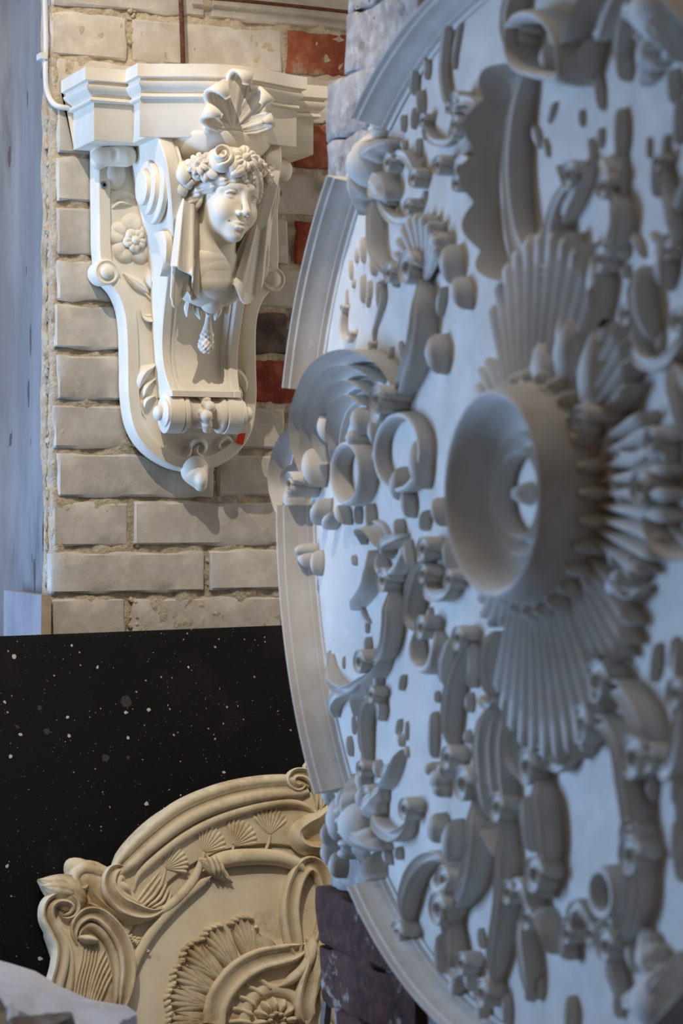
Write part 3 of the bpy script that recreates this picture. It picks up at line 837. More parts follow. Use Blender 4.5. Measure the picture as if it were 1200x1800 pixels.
def sd_face(w_):
    p = to_head(w_)
    q = p.copy(); q[..., 0] = np.abs(q[..., 0])          # symmetrical halves
    d = sd_ell(p, (0, .0, .035), (.074, .094, .088))
    d = smin(d, sd_ell(p, (0, .030, -.040), (.060, .062, .078)), .03)
    d = smin(d, sd_ell(p, (0, .070, -.098), (.021, .021, .018)), .022)
    d = smin(d, sd_ell(q, (.036, .058, -.040), (.026, .026, .030)), .018)
    d = smin(d, sd_poly(q, [(0, .086, .020), (.020, .087, .024), (.040, .076, .021), (.054, .060, .010)], [.007, .0075, .007, .005]), .012)
    d = smax(d, -sd_ell(q, (.0315, .101, .001), (.019, .0165, .0105)), .010)
    d = smin(d, sd_poly(p, [(0, .090, .014), (0, .097, -.010), (0, .111, -.034)], [.0075, .0070, .0092]), .0075)
    d = smin(d, sd_ell(p, (0, .112, -.0385), (.0112, .0108, .0098)), .005)
    d = smin(d, sd_ell(q, (.0135, .099, -.0425), (.0072, .0100, .0072)), .004)
    d = smax(d, -sd_ell(q, (.0065, .1075, -.0500), (.0038, .006, .0034)), .003)
    # eyes
    d = smin(d, sd_sph(q, (.0315, .0705, .000), .0142), .0025)
    up = arc(lambda t: (.0315 + .0158 * math.cos(t), .0725 + .0125 * math.sin(t) + .001, .0008 + .0078 * math.sin(t)), math.radians(10), math.radians(170), 9)
    lo_ = arc(lambda t: (.0315 + .0150 * math.cos(t), .0725 + .0115 * math.sin(t), -.0012 - .0060 * math.sin(t)), math.radians(10), math.radians(170), 9)
    d = smin(d, sd_poly(q, up, .0026), .0022); d = smin(d, sd_poly(q, lo_, .0018), .0025)
    d = smax(d, -sd_sph(q, (.0315, .0865, .0005), .0028), .0015)
    # mouth, softly smiling
    d = smin(d, sd_ell(p, (0, .074, -.074), (.027, .020, .019)), .014)
    d = smin(d, sd_poly(q, [(0, .0955, -.0680), (.005, .0960, -.0665), (.014, .0915, -.0680), (.0245, .081, -.0695)], [.0040, .0043, .0036, .0018]), .004)
    d = smin(d, sd_poly(q, [(0, .0950, -.0790), (.010, .0930, -.0785), (.0215, .083, -.0725)], [.0056, .0052, .0022]), .004)
    d = smax(d, -sd_poly(q, [(0, .1030, -.0730), (.010, .1005, -.0728), (.020, .0915, -.0708), (.0275, .083, -.0672)], [.0028, .0028, .0026, .0024]), .002)
    d = smax(d, -sd_ell(p, (0, .098, -.0905), (.015, .006, .0042)), .006)
    # ears
    e = sd_ell(q, (.0755, -.006, -.016), (.009, .019, .031)); e = smax(e, -sd_ell(q, (.0855, -.002, -.012), (.006, .010, .018)), .004)
    d = smin(d, e, .004)
    # neck and breast in world space: the breast tapers to a point over the tongue
    nk = smin(sd_cap(w_, Wp(.002, .142, .425), Wp(-.001, .135, .360), .0320, .0330), sd_ell(w_, Wp(-.001, .118, .335), (.060, .034, .045)), .02) / HS
    return smin(d, nk, .022)


hd = add('head', surface_nets(sd_face, Wp(-.075, .265, .285), Wp(.085, .06, .545), .00135), M_CREAM, cb, 180)


def sd_hair(w_):
    p = to_head(w_); q = p.copy(); q[..., 0] = np.abs(q[..., 0])
    wav = .0022 * np.sin(p[..., 0] * 210 + p[..., 2] * 150) + .0012 * np.sin(p[..., 2] * 420 - p[..., 0] * 260)
    d = sd_poly(q, [(0, .083, .068), (.022, .083, .056), (.044, .071, .041), (.062, .050, .026), (.076, .024, .010), (.081, -.002, .004)], [.010, .0125, .014, .0145, .0155, .016])
    d = smin(d, sd_ell(p, (0, .004, .052), (.083, .094, .082)), .014)
    d = smin(d, sd_poly(q, [(.080, -.004, .000), (.085, -.016, -.022), (.081, -.026, -.044)], [.017, .020, .016]), .012)
    return d + wav


hair = add('hair', surface_nets(sd_hair, Wp(-.085, .235, .42), Wp(.095, .06, .555), .0015), M_CREAM, hd, 180)

# wreath of flowers, buds and leaves over the brow
def head_frame(hx, hy, hz):
    """work plane standing on the wreath at head point, facing outwards"""
    o = from_head((hx, hy, hz)); nrm = np.array((hx * .75, hy, (hz - .02) * .75)); nrm /= np.linalg.norm(nrm)
    ew = RM @ (nrm * (1, -1, 1)); ea = np.cross(np.array((0, 0, 1.0)), ew); ea /= np.linalg.norm(ea); eb = np.cross(ew, ea)
    return Frame(o, ea, eb, ew)


def wr(x, y, d, lift=0.0):                   # wreath spot traced at a depth d from the wall
    o = on_wall(x, y, d); c = HC + (0, .02, .01); nr = o - c; nr[2] *= .7; nr /= np.linalg.norm(nr)
    ea = np.cross(np.array((0, 0, 1.0)), nr); ea = -ea if ea[0] < 0 else ea; ea /= np.linalg.norm(ea); eb = np.cross(nr, ea); eb = -eb if eb[2] < 0 else eb
    return Frame(o - nr * lift, ea, eb, nr)


def flower(fr, r, ht, k, inner=.38, rot=0.0, nm='wreath_flower'):
    root = None
    for (n_, vf) in dome_flower(fr, 0, 0, r, ht, k, 0, inner, rot):
        o = add(nm if root is None else n_, vf, M_CREAM, hd, 60)
        root = root or o
    return root


flower(wr(346, 286, .206, .006), .0185, .010, 9, .3, .2)
flower(wr(433, 276, .228, .006), .0215, .013, 6, .34, .4)
flower(wr(462, 292, .205, .006), .015, .012, 5, .4)
flower(wr(474, 310, .19, .004), .012, .010, 5, .4)
# spiral rose
fr = wr(390, 277, .222, .008)
add('rose', bud(fr, 0, 0, .0245, .021, .012, 0, 0, 12, 6, 0), M_CREAM, hd, 60)
add('rose_petal', stroke(fr, spiral((0, .002), .0165, -2.2, 1.75, .003, 40), [.0042, .004, .003], [.0165, .021, .023], 'round', (.1, .1), 60), M_CREAM, hd, 60)
for (x, y, d, la, lb, ht, ro) in ((319, 303, .180, .020, .015, .017, 1.9), (314, 331, .168, .018, .016, .018, .9), (326, 322, .180, .013, .010, .012, .3), (368, 300, .214, .015, .009, .008, -.7), (358, 306, .208, .012, .008, .008, -1.5),
                                  (422, 297, .230, .016, .010, .011, .6), (410, 288, .228, .014, .010, .012, 1.6), (445, 300, .222, .010, .008, .010, 2.2), (452, 281, .216, .012, .011, .012, .5), (368, 275, .206, .014, .009, .008, 2.5),
                                  (408, 262, .205, .014, .010, .009, 1.0), (396, 255, .195, .020, .009, .008, .3), (480, 294, .178, .009, .010, .010, 1.2), (440, 310, .222, .008, .006, .010, 1.4), (456, 308, .212, .009, .007, .010, 1.9),
                                  (345, 308, .200, .009, .007, .009, .2), (330, 288, .186, .010, .012, .010, 1.0)):
    add('wreath_bud', bud(wr(x, y, d, .006), 0, 0, la, lb, ht, ro, 0, 10, 7, .35, .12), M_CREAM, hd, 60)

# veil: a hood behind the wreath and two falls of cloth
def sd_hood(p):
    d = sd_ell(p, Wp(.004, .098, .548), (.097, .116, .066))
    d = np.abs(d + .004) - .004
    d = smax(d, (p[..., 2] - np.float32(ZC + .5465)), .006)
    return smax(d, np.float32(ZC + .452) - p[..., 2], .004)
veil = add('veil', surface_nets(sd_hood, Wp(-.115, .26, .44), Wp(.125, .05, .565), .0022), M_CREAM, cb, 180)


def drape(tops, bots, nf, amp, n_=42, m_=26, thick=.006, ph=0.0, zig=.0):
    """a fall of cloth between two lines of traced points (px, py, depth)"""
    a = spline([on_wall(*q) for q in tops], n_); b = spline([on_wall(*q) for q in bots], n_)
    V = []
    for i in range(n_):
        s_ = i / (n_ - 1)
        w1 = math.sin(2 * math.pi * nf * s_ + ph); w1 = math.copysign(abs(w1) ** .7, w1)
        for j in range(m_):
            t = j / (m_ - 1)
            p = a[i] * (1 - t) + b[i] * t
            p = p + np.array((.25 * amp * math.cos(2 * math.pi * nf * s_ + ph) * t, -amp * w1 * (.35 + .65 * t), 0))
            V.append(p)
    V = np.array(V); k = len(V)
    back_ = V + (0, thick, 0)
    f = grid_faces(n_, m_); f += [tuple(i + k for i in q[::-1]) for q in grid_faces(n_, m_)]
    ring = [i * m_ for i in range(n_)] + [(n_ - 1) * m_ + j for j in range(1, m_)] + [i * m_ + m_ - 1 for i in range(n_ - 2, -1, -1)] + [j for j in range(m_ - 2, 0, -1)]
    f += [(ring[i], ring[i] + k, ring[(i + 1) % len(ring)] + k, ring[(i + 1) % len(ring)]) for i in range(len(ring))]
    return np.vstack([V, back_]), f


add('veil_fall', drape([(316, 345, .165), (326, 352, .178), (340, 360, .170), (352, 378, .150)], [(298, 468, .178), (316, 471, .190), (334, 484, .178), (346, 524, .150)], 2.1, .0075, ph=.4), M_CREAM, veil, 60)
add('veil_fall', drape([(304, 440, .172), (318, 446, .180), (334, 452, .172), (346, 460, .150)], [(299, 522, .158), (313, 540, .160), (326, 512, .152), (340, 528, .140)], 1.3, .0065, ph=2.0), M_CREAM, veil, 60)
add('veil_fall', drape([(452, 372, .158), (464, 350, .168), (476, 330, .170), (486, 322, .150)], [(407, 500, .150), (432, 531, .156), (446, 526, .148), (474, 470, .130)], 1.6, .0075, ph=.9), M_CREAM, veil, 60)
add('veil_fall', drape([(440, 395, .148), (450, 390, .152), (462, 384, .150), (470, 380, .142)], [(404, 470, .150), (420, 486, .154), (430, 489, .150), (448, 482, .140)], 1.4, .006, ph=2.4), M_CREAM, veil, 60)
# cloth over the breast, ending in points
def sd_bib(p):
    d = sd_poly(p, [Wp(-.001, .128, .365), Wp(-.001, .126, .335), Wp(0, .118, .305), Wp(.001, .108, .281)], [.041, .036, .022, .004])
    return smax(d, p[..., 2] - np.float32(ZC + .375), .006)
add('breast_cloth', surface_nets(sd_bib, Wp(-.06, .175, .265), Wp(.06, .075, .385), .0018), M_CREAM, veil, 180)
TF = Frame(Wp(0, .112, 0), EX, EZ, -EY)
for (x, y, la, ro) in ((331, 541, .013, -1.7), (343, 546, .012, -1.3), (386, 549, .012, -1.9), (398, 538, .012, -1.6)):
    p = TF.px(x, y, 0); add('cloth_point', leaf(TF, p[0], p[1] + .012, .026, .0055, .010, ro, 0), M_CREAM, veil, 60)
# tassel hanging below the point
def sd_tas(p):
    d = sd_poly(p, [Wp(.0005, .107, .286), Wp(0, .104, .268), Wp(-.001, .102, .250), Wp(-.002, .100, .236)], [.0035, .0055, .0105, .0125])
    x = p - Wp(0, 0, 0).astype(np.float32)
    return d + .0013 * np.sin(x[..., 0] * 900) * np.sin(x[..., 2] * 700 + 1) * np.clip((np.float32(ZC + .262) - p[..., 2]) * 80, 0, 1)
add('tassel', surface_nets(sd_tas, Wp(-.022, .125, .215), Wp(.022, .08, .295), .0013), M_CREAM, veil, 180)

# screws and the red sticker
for x, y in ((183, 325), (490, 340)):
    p = on_wall(x, y, .0355)
    sr = add('screw', lathe(p + (0, .006, 0), -EY, EX, [(0, .0058), (.0062, .0058), (.0072, .0052), (.0074, .0030), (.0050, .0028), (.0045, .0001)], 20), M_STEEL, cb, 40)
    sr['label'] = 'zinc screw head'
    add('screw_slot', join(box(p + (-.0024, -.0016, -.0005), p + (.0024, .0005, .0005)), box(p + (-.0005, -.0016, -.0024), p + (.0005, .0005, .0024))), M_BLACK, sr, 30)
V = []
for (x, y) in ((418, 763), (432, 761), (427, 782), (414, 778)):
    V.append(on_wall(x, y, .0362))
for (x, y) in ((418, 763), (432, 761), (427, 782), (414, 778)):
    V.append(on_wall(x, y, .0352))
st = add('sticker', (np.array(V), [(0, 3, 2, 1), (4, 5, 6, 7), (0, 1, 5, 4), (1, 2, 6, 5), (2, 3, 7, 6), (3, 0, 4, 7)]), M_STICK, cb, 30); st['label'] = 'small red paper sticker'
# ------------------------------------------------------------------ ochre ceiling rosette leaning on the black board
BF = Frame(bo + bn * .0125, EX, bup, bn)
rc = BF.px(486, 1783, .012)
RF = Frame(BF.at(rc[0], rc[1], 0), EX, bup, bn * .70)         # shallow carving
RR = float(np.mean([np.linalg.norm(RF.px(x, y, .02)) for x, y in ((262, 1450), (330, 1407), (420, 1376))]))
print('RR', RR, rc)
foot = RF.at(0, -RR, 0)
ro = thing('ceiling_rosette', tuple(foot), 'ochre plaster ceiling rosette with flowing stems leaning on the black board', 'rosette')


def rp(*pts, h=.016): return [tuple(RF.px(x, y, h)) for x, y in pts]


# body: lobed outline, raised border, sunk round field
k = 192; th = np.linspace(0, 2 * math.pi, k, endpoint=False)
def rim_r(t):
    r = RR * (1 - .012 * np.cos(8 * t)); 
    for c_ in (math.radians(152), math.radians(62), math.radians(-28), math.radians(-118)):
        d = np.abs((t - c_ + math.pi) % (2 * math.pi) - math.pi); r = r + .040 * np.exp(-(d / .125) ** 2) - .012 * np.exp(-((d - .27) / .07) ** 2)
    return np.minimum(r, RR * 1.09)
ro_r = rim_r(th)
RI = .252
lays = [(1, -.0), (1, .010), (.995, .0155), (.985, .018), (.93, .018), (RI / RR + .012, .016), (RI / RR, .0145), (RI / RR - .006, .0065), (RI / RR - .02, .006)]
V = []
for q, h in lays:
    rr = ro_r * q if q > .9 else np.full(k, RR * q)
    V.append(RF.at(rr * np.cos(th), rr * np.sin(th), h))
m_ = len(V) * k
body = add('rosette_body', (np.vstack(V), grid_faces(len(lays), k, closed_m=True, flip=True)), M_OCHRE, ro, 50)
rr = np.linspace(RR * (RI / RR - .02) + .002, .002, 8)
V = np.vstack([RF.at(r_ * np.cos(th[::4]), r_ * np.sin(th[::4]), .006) for r_ in rr])
add('field', (V, grid_faces(8, 48, closed_m=True, flip=True) + [tuple(range(7 * 48, 8 * 48))]), M_OCHRE_FLAT, ro, 180)


def ra(name, vf, par=None, ang=60, mat=None): return add(name, vf, mat or M_OCHRE, par or ro, ang)


B1 = .017
# border moulding: one long broken arc with two ridges, curled at both ends
mo = ra('border_moulding', stroke(RF, rp((196, 1540), (222, 1512), (262, 1474), (318, 1432), (380, 1405), (440, 1390), (500, 1384), (540, 1388)), [.016, .020, .022, .022, .021, .019], [.016, .019, .020, .020, .018, .016], 'wall', (.12, .10), 60, B1, tipw=.45))
ra('border_bead', stroke(RF, rp((234, 1566), (240, 1542), (262, 1518), (312, 1478), (372, 1444), (440, 1422), (500, 1412), (535, 1418), (556, 1434)), [.006, .007, .007, .006], .014, 'round', (.15, .15), 60, B1), mo)
ra('border_curl', stroke(RF, rp((556, 1430), (560, 1405), (552, 1382), (534, 1364), (514, 1362), (506, 1374), (516, 1386), (530, 1382), (528, 1372)), [.010, .010, .009, .007, .005], [.018, .020, .022, .020, .016], 'groove', (.2, .15), 50, B1), mo)
ra('border_curl', stroke(RF, rp((566, 1440), (566, 1400), (560, 1365), (548, 1346), (536, 1352), (540, 1366)), [.008, .010, .010, .006], [.016, .020, .021, .016], 'groove', (.2, .2), 40, B1), mo)
# corner cartouche on the left
ct = ra('corner_scroll', stroke(RF, rp((222, 1530), (206, 1527), (193, 1535), (187, 1553), (192, 1574), (208, 1592), (232, 1603), (262, 1607), (290, 1598)), [.007, .010, .012, .013, .012, .009], [.016, .022, .025, .025, .020, .012], 'groove', (.2, .4), 60, B1))
ra('corner_ridge', stroke(RF, rp((218, 1553), (212, 1544), (206, 1550), (208, 1566), (222, 1580), (246, 1588)), [.005, .006, .006, .004], [.012, .018, .018, .012], 'round', (.2, .3), 36, B1), ct)
ra('corner_ridge', stroke(RF, rp((150, 1540), (158, 1562), (172, 1585), (200, 1606), (236, 1618), (266, 1616)), [.006, .008, .008, .006], [.012, .018, .018, .012], 'ridge', (.3, .3), 40, B1), ct)
ra('corner_scroll', stroke(RF, rp((134, 1660), (128, 1640), (134, 1620), (152, 1608), (174, 1613), (196, 1634), (214, 1666), (221, 1704), (217, 1745), (208, 1790)), [.007, .009, .011, .012, .012, .011, .010], [.016, .021, .024, .024, .022, .018], 'groove', (.2, .2), 60, B1), ct)
ra('corner_ridge', stroke(RF, rp((138, 1652), (141, 1636), (156, 1627), (176, 1640), (193, 1668), (202, 1700), (202, 1745), (196, 1790)), [.004, .006, .006, .005, .004], [.012, .018, .018, .014], 'round', (.2, .2), 44, B1), ct)
ra('corner_ridge', stroke(RF, rp((140, 1585), (166, 1595), (192, 1612), (214, 1638), (228, 1672)), [.005, .007, .006, .004], [.012, .018, .016, .010], 'ridge', (.3, .3), 36, B1), ct)
ra('corner_scroll', stroke(RF, rp((86, 1790), (92, 1740), (102, 1700), (104, 1668), (92, 1640), (80, 1615), (82, 1592), (98, 1580), (118, 1582), (130, 1594), (124, 1609), (108, 1612), (102, 1600)), [.012, .013, .013, .012, .011, .009, .006], [.014, .018, .020, .022, .022, .018], 'wall', (.1, .15), 70, B1), ct)
ra('corner_ridge', stroke(RF, rp((112, 1790), (120, 1740), (124, 1690), (116, 1650), (104, 1628)), [.005, .007, .006, .005], [.010, .016, .015, .010], 'soft', (.2, .3), 40, B1), ct)
ra('corner_leaf', leaf(RF, *RF.px(152, 1586, .02), .078, .026, .024, math.radians(152), 0, B1 - .002, 18, 11), ct)
ra('corner_leaf', leaf(RF, *RF.px(130, 1572, .02), .050, .015, .024, math.radians(164), 0, B1 + .004, 18, 11), ct)
ra('corner_scroll', stroke(RF, rp((200, 1530), (176, 1532), (156, 1528), (140, 1530), (130, 1542), (134, 1558), (146, 1563), (154, 1554), (149, 1545)), [.012, .014, .014, .012, .010, .006], [.012, .016, .018, .020, .019, .015], 'soft', (.25, .2), 50, B1 - .006), ct)
ra('corner_boss', bud(RF, *RF.px(158, 1548, .02), .044, .026, .020, 2.3, .004, 12, 7, .1), ct)
ra('sponge_boss', bud(RF, *RF.px(157, 1651, .03), .016, .0065, .020, -.28, B1 + .004, 10, 6, .1), ct)
ra('sponge_boss', bud(RF, *RF.px(219, 1560, .03), .012, .008, .018, -.8, B1 + .004, 10, 6, .1), ct)
for i in range(5):
    x = 146 + i * 6; ra('strand', stroke(RF, rp((x, 1660), (x - 4, 1690), (x - 14, 1730), (x - 22, 1790)), [.0022, .003, .003], [.010, .012, .010], 'soft', (.1, .1), 20, B1 - .004), ct)
for i in range(5):
    x = 186 + i * 3; ra('strand', stroke(RF, rp((x, 1668 + i * 11), (x - 12, 1690 + i * 11), (x - 26, 1730 + i * 9), (x - 38, 1790)), [.003, .0045, .004], [.009, .012, .010], 'soft', (.1, .1), 20, B1 - .004), ct)
for i in range(6):
    x = 250 + i * 7; ra('strand', stroke(RF, rp((x + 32 - i * 3, 1530 + i * 7), (x + 8, 1560 + i * 6), (x - 12, 1588 + i * 2)), [.002, .003, .0025], [.005, .008, .006], 'soft', (.2, .2), 16, B1 - .003), ct)
# textured spandrel pad
for i in range(40):
    t = rng.random(); u = rng.random()
    x = 196 + 66 * t + 10 * (u - .5); y = 1622 + 22 * t + (t * 30) * u + 6
    ra('stipple', bud(RF, *RF.px(x, y, .018), .0035, .002, .0032, rng.uniform(0, 3), B1 - .002, 4, 3, .2), ct)
# ring of the field and its bar
ra('field_ring', stroke(RF, rp((214, 1800), (221, 1745), (238, 1690), (266, 1640), (304, 1596), (344, 1560), (372, 1540)), [.006, .007, .007, .006], [.006, .008, .008], 'round', (.1, .1), 50, .014))
bar = ra('bound_stem', stroke(RF, rp((356, 1532), (372, 1518), (404, 1510), (450, 1506), (495, 1510), (524, 1522), (536, 1538)), [.009, .012, .012, .011, .010], [.014, .020, .020, .018], 'round', (.15, .15), 44, .012))
for x in (360, 368, 376): ra('binding', stroke(RF, rp((x, 1506), (x + 8, 1522), (x + 14, 1540)), .0032, .012, 'round', (.3, .3), 12, .026), bar)
ra('stem', stroke(RF, rp((262, 1618), (298, 1592), (330, 1560), (348, 1530), (352, 1505)), [.005, .007, .007, .005], [.008, .012, .012, .008], 'round', (.3, .2), 30, .014), bar)
ra('stem', stroke(RF, rp((360, 1512), (390, 1500), (440, 1496), (500, 1500), (530, 1512)), [.003, .004, .004], [.006, .009, .006], 'round', (.3, .3), 26, .014), bar)
ra('bound_leaf', leaf(RF, *RF.px(350, 1512, .02), .060, .012, .018, math.radians(-25), 0, .012, 18, 11, -.2), bar)
# ginkgo leaves with their stalks
for (x, y, r_, a_) in ((290, 1527, .040, 35), (358, 1498, .042, 55), (410, 1487, .044, 50), (474, 1468, .044, 82)):
    a0 = math.radians(a_ - 52); a1 = math.radians(a_ + 50)
    fx = RF.px(x, y, .02)
    g_ = ra('ginkgo_leaf', fan(RF, fx[0], fx[1], .003, r_, a1, a0, 9, .0062, B1 - .002, 1.0, .5, 4, 8))
    e = (x - 12, y + 40) if a_ < 60 else (x - 14, y + 38)
    ra('leaf_stalk', stroke(RF, rp((x, y), (x - 3, y + 16), e), [.0016, .0022, .0018], [.007, .006, .004], 'round', (0, .4), 12, B1 - .003), g_)
# looped straps
st_ = ra('strap', stroke(RF, rp((376, 1800), (378, 1772), (392, 1740), (420, 1708), (456, 1688), (492, 1680), (522, 1672), (548, 1658)), [.017, .018, .018, .017, .015, .011], [.020, .022, .024, .026, .024], 'groove', (0, .2), 56, .005))
ra('strap_loop', stroke(RF, rp((528, 1690), (514, 1650), (508, 1602), (514, 1560), (528, 1530), (545, 1520), (562, 1532), (573, 1568), (574, 1612), (563, 1655), (545, 1690)), [.012, .014, .014, .013, .013, .014, .014, .012], [.022, .026, .026, .024, .026, .024], 'groove', (.1, .1), 70, .005), st_)
ra('strap', stroke(RF, rp((536, 1650), (548, 1690), (540, 1730), (534, 1770), (540, 1800)), [.010, .014, .016, .015], [.028, .032, .028, .022], 'groove', (.2, .1), 40, .005), st_)
ra('strap', stroke(RF, rp((552, 1640), (540, 1690), (512, 1722), (482, 1738)), [.009, .009, .008, .005], [.026, .032, .026, .016], 'round', (.2, .3), 36, .005), st_)
ra('strap', stroke(RF, rp((566, 1640), (556, 1690), (554, 1730), (548, 1775)), [.007, .008, .008, .006], [.020, .028, .024, .016], 'round', (.2, .3), 30, .005), st_)
ra('strap', stroke(RF, rp((600, 1400), (560, 1436), (536, 1450), (520, 1466), (530, 1486), (560, 1492), (600, 1476)), [.012, .014, .014, .012, .012], [.020, .026, .024, .020], 'soft', (.1, .1), 50, B1 - .003), st_)
ra('strap', stroke(RF, rp((594, 1560), (584, 1610), (574, 1660), (566, 1700), (574, 1760), (590, 1800)), [.008, .009, .010, .010], [.016, .022, .022, .016], 'round', (.2, .2), 40, .005), st_)
# frond tufts outside the strap, short stems inside it
for i, (x, y, a_, ln) in enumerate(((376, 1790, 184, .072), (377, 1766, 165, .074), (386, 1742, 152, .076), (398, 1722, 138, .078), (420, 1704, 122, .076), (446, 1690, 100, .070), (494, 1680, 142, .062))):
    o_ = None; fx = RF.px(x, y, .02)
    for j, da in enumerate((-12, -6, 0, 6, 12)):
        vf = leaf(RF, fx[0], fx[1], ln * (.86 + .14 * math.cos(j - 2)) * (1 if i < 6 else .9), .0095, .017, math.radians(a_ + da * (1 if i < 6 else .45)), 0, .004, 14, 7, .12 * (j - 2) / 2, .004)
        q = ra('frond' if o_ is None else 'frond_blade', vf, o_); o_ = o_ or q
    for j in range(5):
        t = math.radians(a_ + (j - 2) * 7); ra('frond_tip', bud(RF, fx[0] + ln * (.95 - .02 * abs(j - 2)) * math.cos(t), fx[1] + ln * (.95 - .02 * abs(j - 2)) * math.sin(t), .0085, .0055, .013, t + 1, .004, 5, 4, .2), o_)
for (x0, y0, x1, y1) in ((404, 1796, 446, 1800), (408, 1772, 448, 1786), (418, 1750, 452, 1770), (432, 1732, 466, 1752), (452, 1718, 480, 1742)):
    ra('short_stem', stroke(RF, rp((x0, y0), ((x0 + x1) / 2, (y0 + y1) / 2 - 3), (x1, y1)), [.0035, .004, .006], [.008, .012, .018], 'round', (.1, .3), 14, .005))
# flower in the middle
fc_ = RF.px(487, 1795, .02); cf = None
ringv = stroke(RF, [(fc_[0] + .047 * math.cos(t), fc_[1] + .047 * math.sin(t)) for t in np.linspace(0, 2 * math.pi, 16, endpoint=False)], .009, .012, 'round', n=48, base=.004, closed=True)
cf = ra('centre_flower', ringv)
for i in range(12):
    t = 2 * math.pi * i / 12; ra('petal', bud(RF, fc_[0] + .024 * math.cos(t), fc_[1] + .024 * math.sin(t), .013, .0062, .022, t, .005, 6, 5, .1), cf)
for i in range(9):
    t = 2 * math.pi * i / 9 + .2; ra('floret', bud(RF, fc_[0] + .011 * math.cos(t), fc_[1] + .011 * math.sin(t), .0045, .004, .028, t, .005, 5, 4, 0), cf)

# the carving repeats in the other three quarters of the rosette
cl = np.array(RF.at(0, 0, 0)) - np.array(foot)
T0 = Matrix.Translation(Vector(cl)); T1 = Matrix.Translation(-Vector(cl))
skip = ('rosette_body', 'field', 'centre_flower', 'border_curl', 'corner_leaf_')
first = [o for o in ro.children if o.name.split('.')[0] not in skip]
for q in (2, 3):
    Mq = T0 @ Matrix.Rotation(math.radians(90 * q), 4, Vector(bn)) @ T1
    for o in first:
        n_ = o.name.split('.')[0]
        if (q != 2 and n_ != 'border_moulding') or n_ in ('strap', 'strap_loop', 'frond', 'short_stem'): continue
        c = o.copy(); COL.objects.link(c); c.parent = ro; c.matrix_local = Mq @ o.matrix_local
        for g in o.children:
            if g.name.startswith('border_curl'): continue
            d = g.copy(); COL.objects.link(d); d.parent = c

# ------------------------------------------------------------------ broken plaster heaped at the lower left
def chunk(name, pts, base_z, label, mat, seed, amp=.006, group=None, nsub=10):
    """a broken slab: traced upper outline points (world) carried down to base_z with rough faces"""
    P = np.array(pts); c = P.mean(0)
    n_ = len(P); lv = 7
    V = [c + (0, 0, .004)]
    for r in (.33, .66, .9): V += [c + (p - c) * r + np.array((0, 0, amp * nz3(*(p * r * 9), 2 + seed))) for p in P]
    for k_, t in enumerate(np.linspace(0, 1, lv)):
        for p in P:
            q = p + (p - c) * .06 * math.sin(t * 3) * (1 if k_ else 0); q = np.array((q[0], q[1], p[2] * (1 - t) + base_z * t))
            if 0 < k_ < lv - 1: q = q + amp * 1.6 * np.array((nz3(*(q * 14), seed * 1.0 + 1), nz3(*(q * 14 + 5), seed * 1.0 + 1), .6 * nz3(*(q * 14 + 9), seed + 1.0)))
            V.append(q)
    f = [(0, 1 + i, 1 + (i + 1) % n_) for i in range(n_)]
    for r in range(2 + lv): f += [(1 + r * n_ + i, 1 + (r + 1) * n_ + i, 1 + (r + 1) * n_ + (i + 1) % n_, 1 + r * n_ + (i + 1) % n_) for i in range(n_)]
    f.append(tuple(1 + (2 + lv) * n_ + i for i in range(n_))[::-1])
    o = add(name, (np.array(V), f), mat, angle=28); return tag(o, label, 'plaster fragment', group)


def dense(pts, n_=40, amp=.004, seed=0):
    P = np.array(pts); Q = np.vstack([P, P[:1]]); L = np.r_[0, np.cumsum(np.linalg.norm(np.diff(Q, axis=0), axis=1))]; s_ = np.linspace(0, L[-1], n_, endpoint=False)
    R = np.stack([np.interp(s_, L, Q[:, i]) for i in range(3)], 1)
    for i in range(n_): R[i] += amp * np.array((nz3(*(R[i] * 30 + seed), 1), nz3(*(R[i] * 30 + seed + 4), 1), .8 * nz3(*(R[i] * 30 + seed + 8), 1)))
    return R


d0, d1 = .50, .74
big = dense([on_wall(-70, 1672, d0), on_wall(30, 1697, d0), on_wall(75, 1716, d0), on_wall(115, 1735, d0 + .01), on_wall(148, 1750, d0 + .03), on_wall(172, 1768, d0 + .05), on_wall(222, 1768, d0 + .06), on_wall(243, 1780, d0 + .08),
             on_wall(200, 1806, d1), on_wall(120, 1800, d1 + .02), on_wall(40, 1778, d1 + .04), on_wall(-70, 1752, d1 + .05)], 56, .005, 1)
chunk('plaster_fragment', big, 0.0, 'largest white broken plaster lump in the lower left corner', M_FRAG, 1, .007)
s1 = dense([on_wall(14, 1792, .86), on_wall(40, 1786, .84), on_wall(128, 1777, .80), on_wall(126, 1786, .82), on_wall(100, 1800, .86), on_wall(40, 1812, .88)], 26, .003, 3)
chunk('plaster_fragment', s1, on_wall(40, 1850, .86)[2], 'thin grey brown plaster shard lying across the white lump', M_SHARD, 2, .003)
s2 = dense([on_wall(-30, 1745, .88), on_wall(2, 1752, .88), on_wall(11, 1772, .87), on_wall(12, 1800, .90), on_wall(-20, 1815, .93), on_wall(-40, 1800, .93)], 22, .003, 5)
chunk('plaster_fragment', s2, 0.0, 'tan broken plaster piece at the bottom left edge of the photo', M_PLANKEND, 3, .004)
s3 = dense([on_wall(16, 1762, .80), on_wall(24, 1760, .79), on_wall(34, 1776, .80), on_wall(30, 1796, .82), on_wall(16, 1796, .84)], 18, .002, 7)
chunk('plaster_fragment', s3, on_wall(20, 1830, .82)[2], 'small bluish white plaster chip between the tan piece and the shard', M_FRAG, 4, .002)
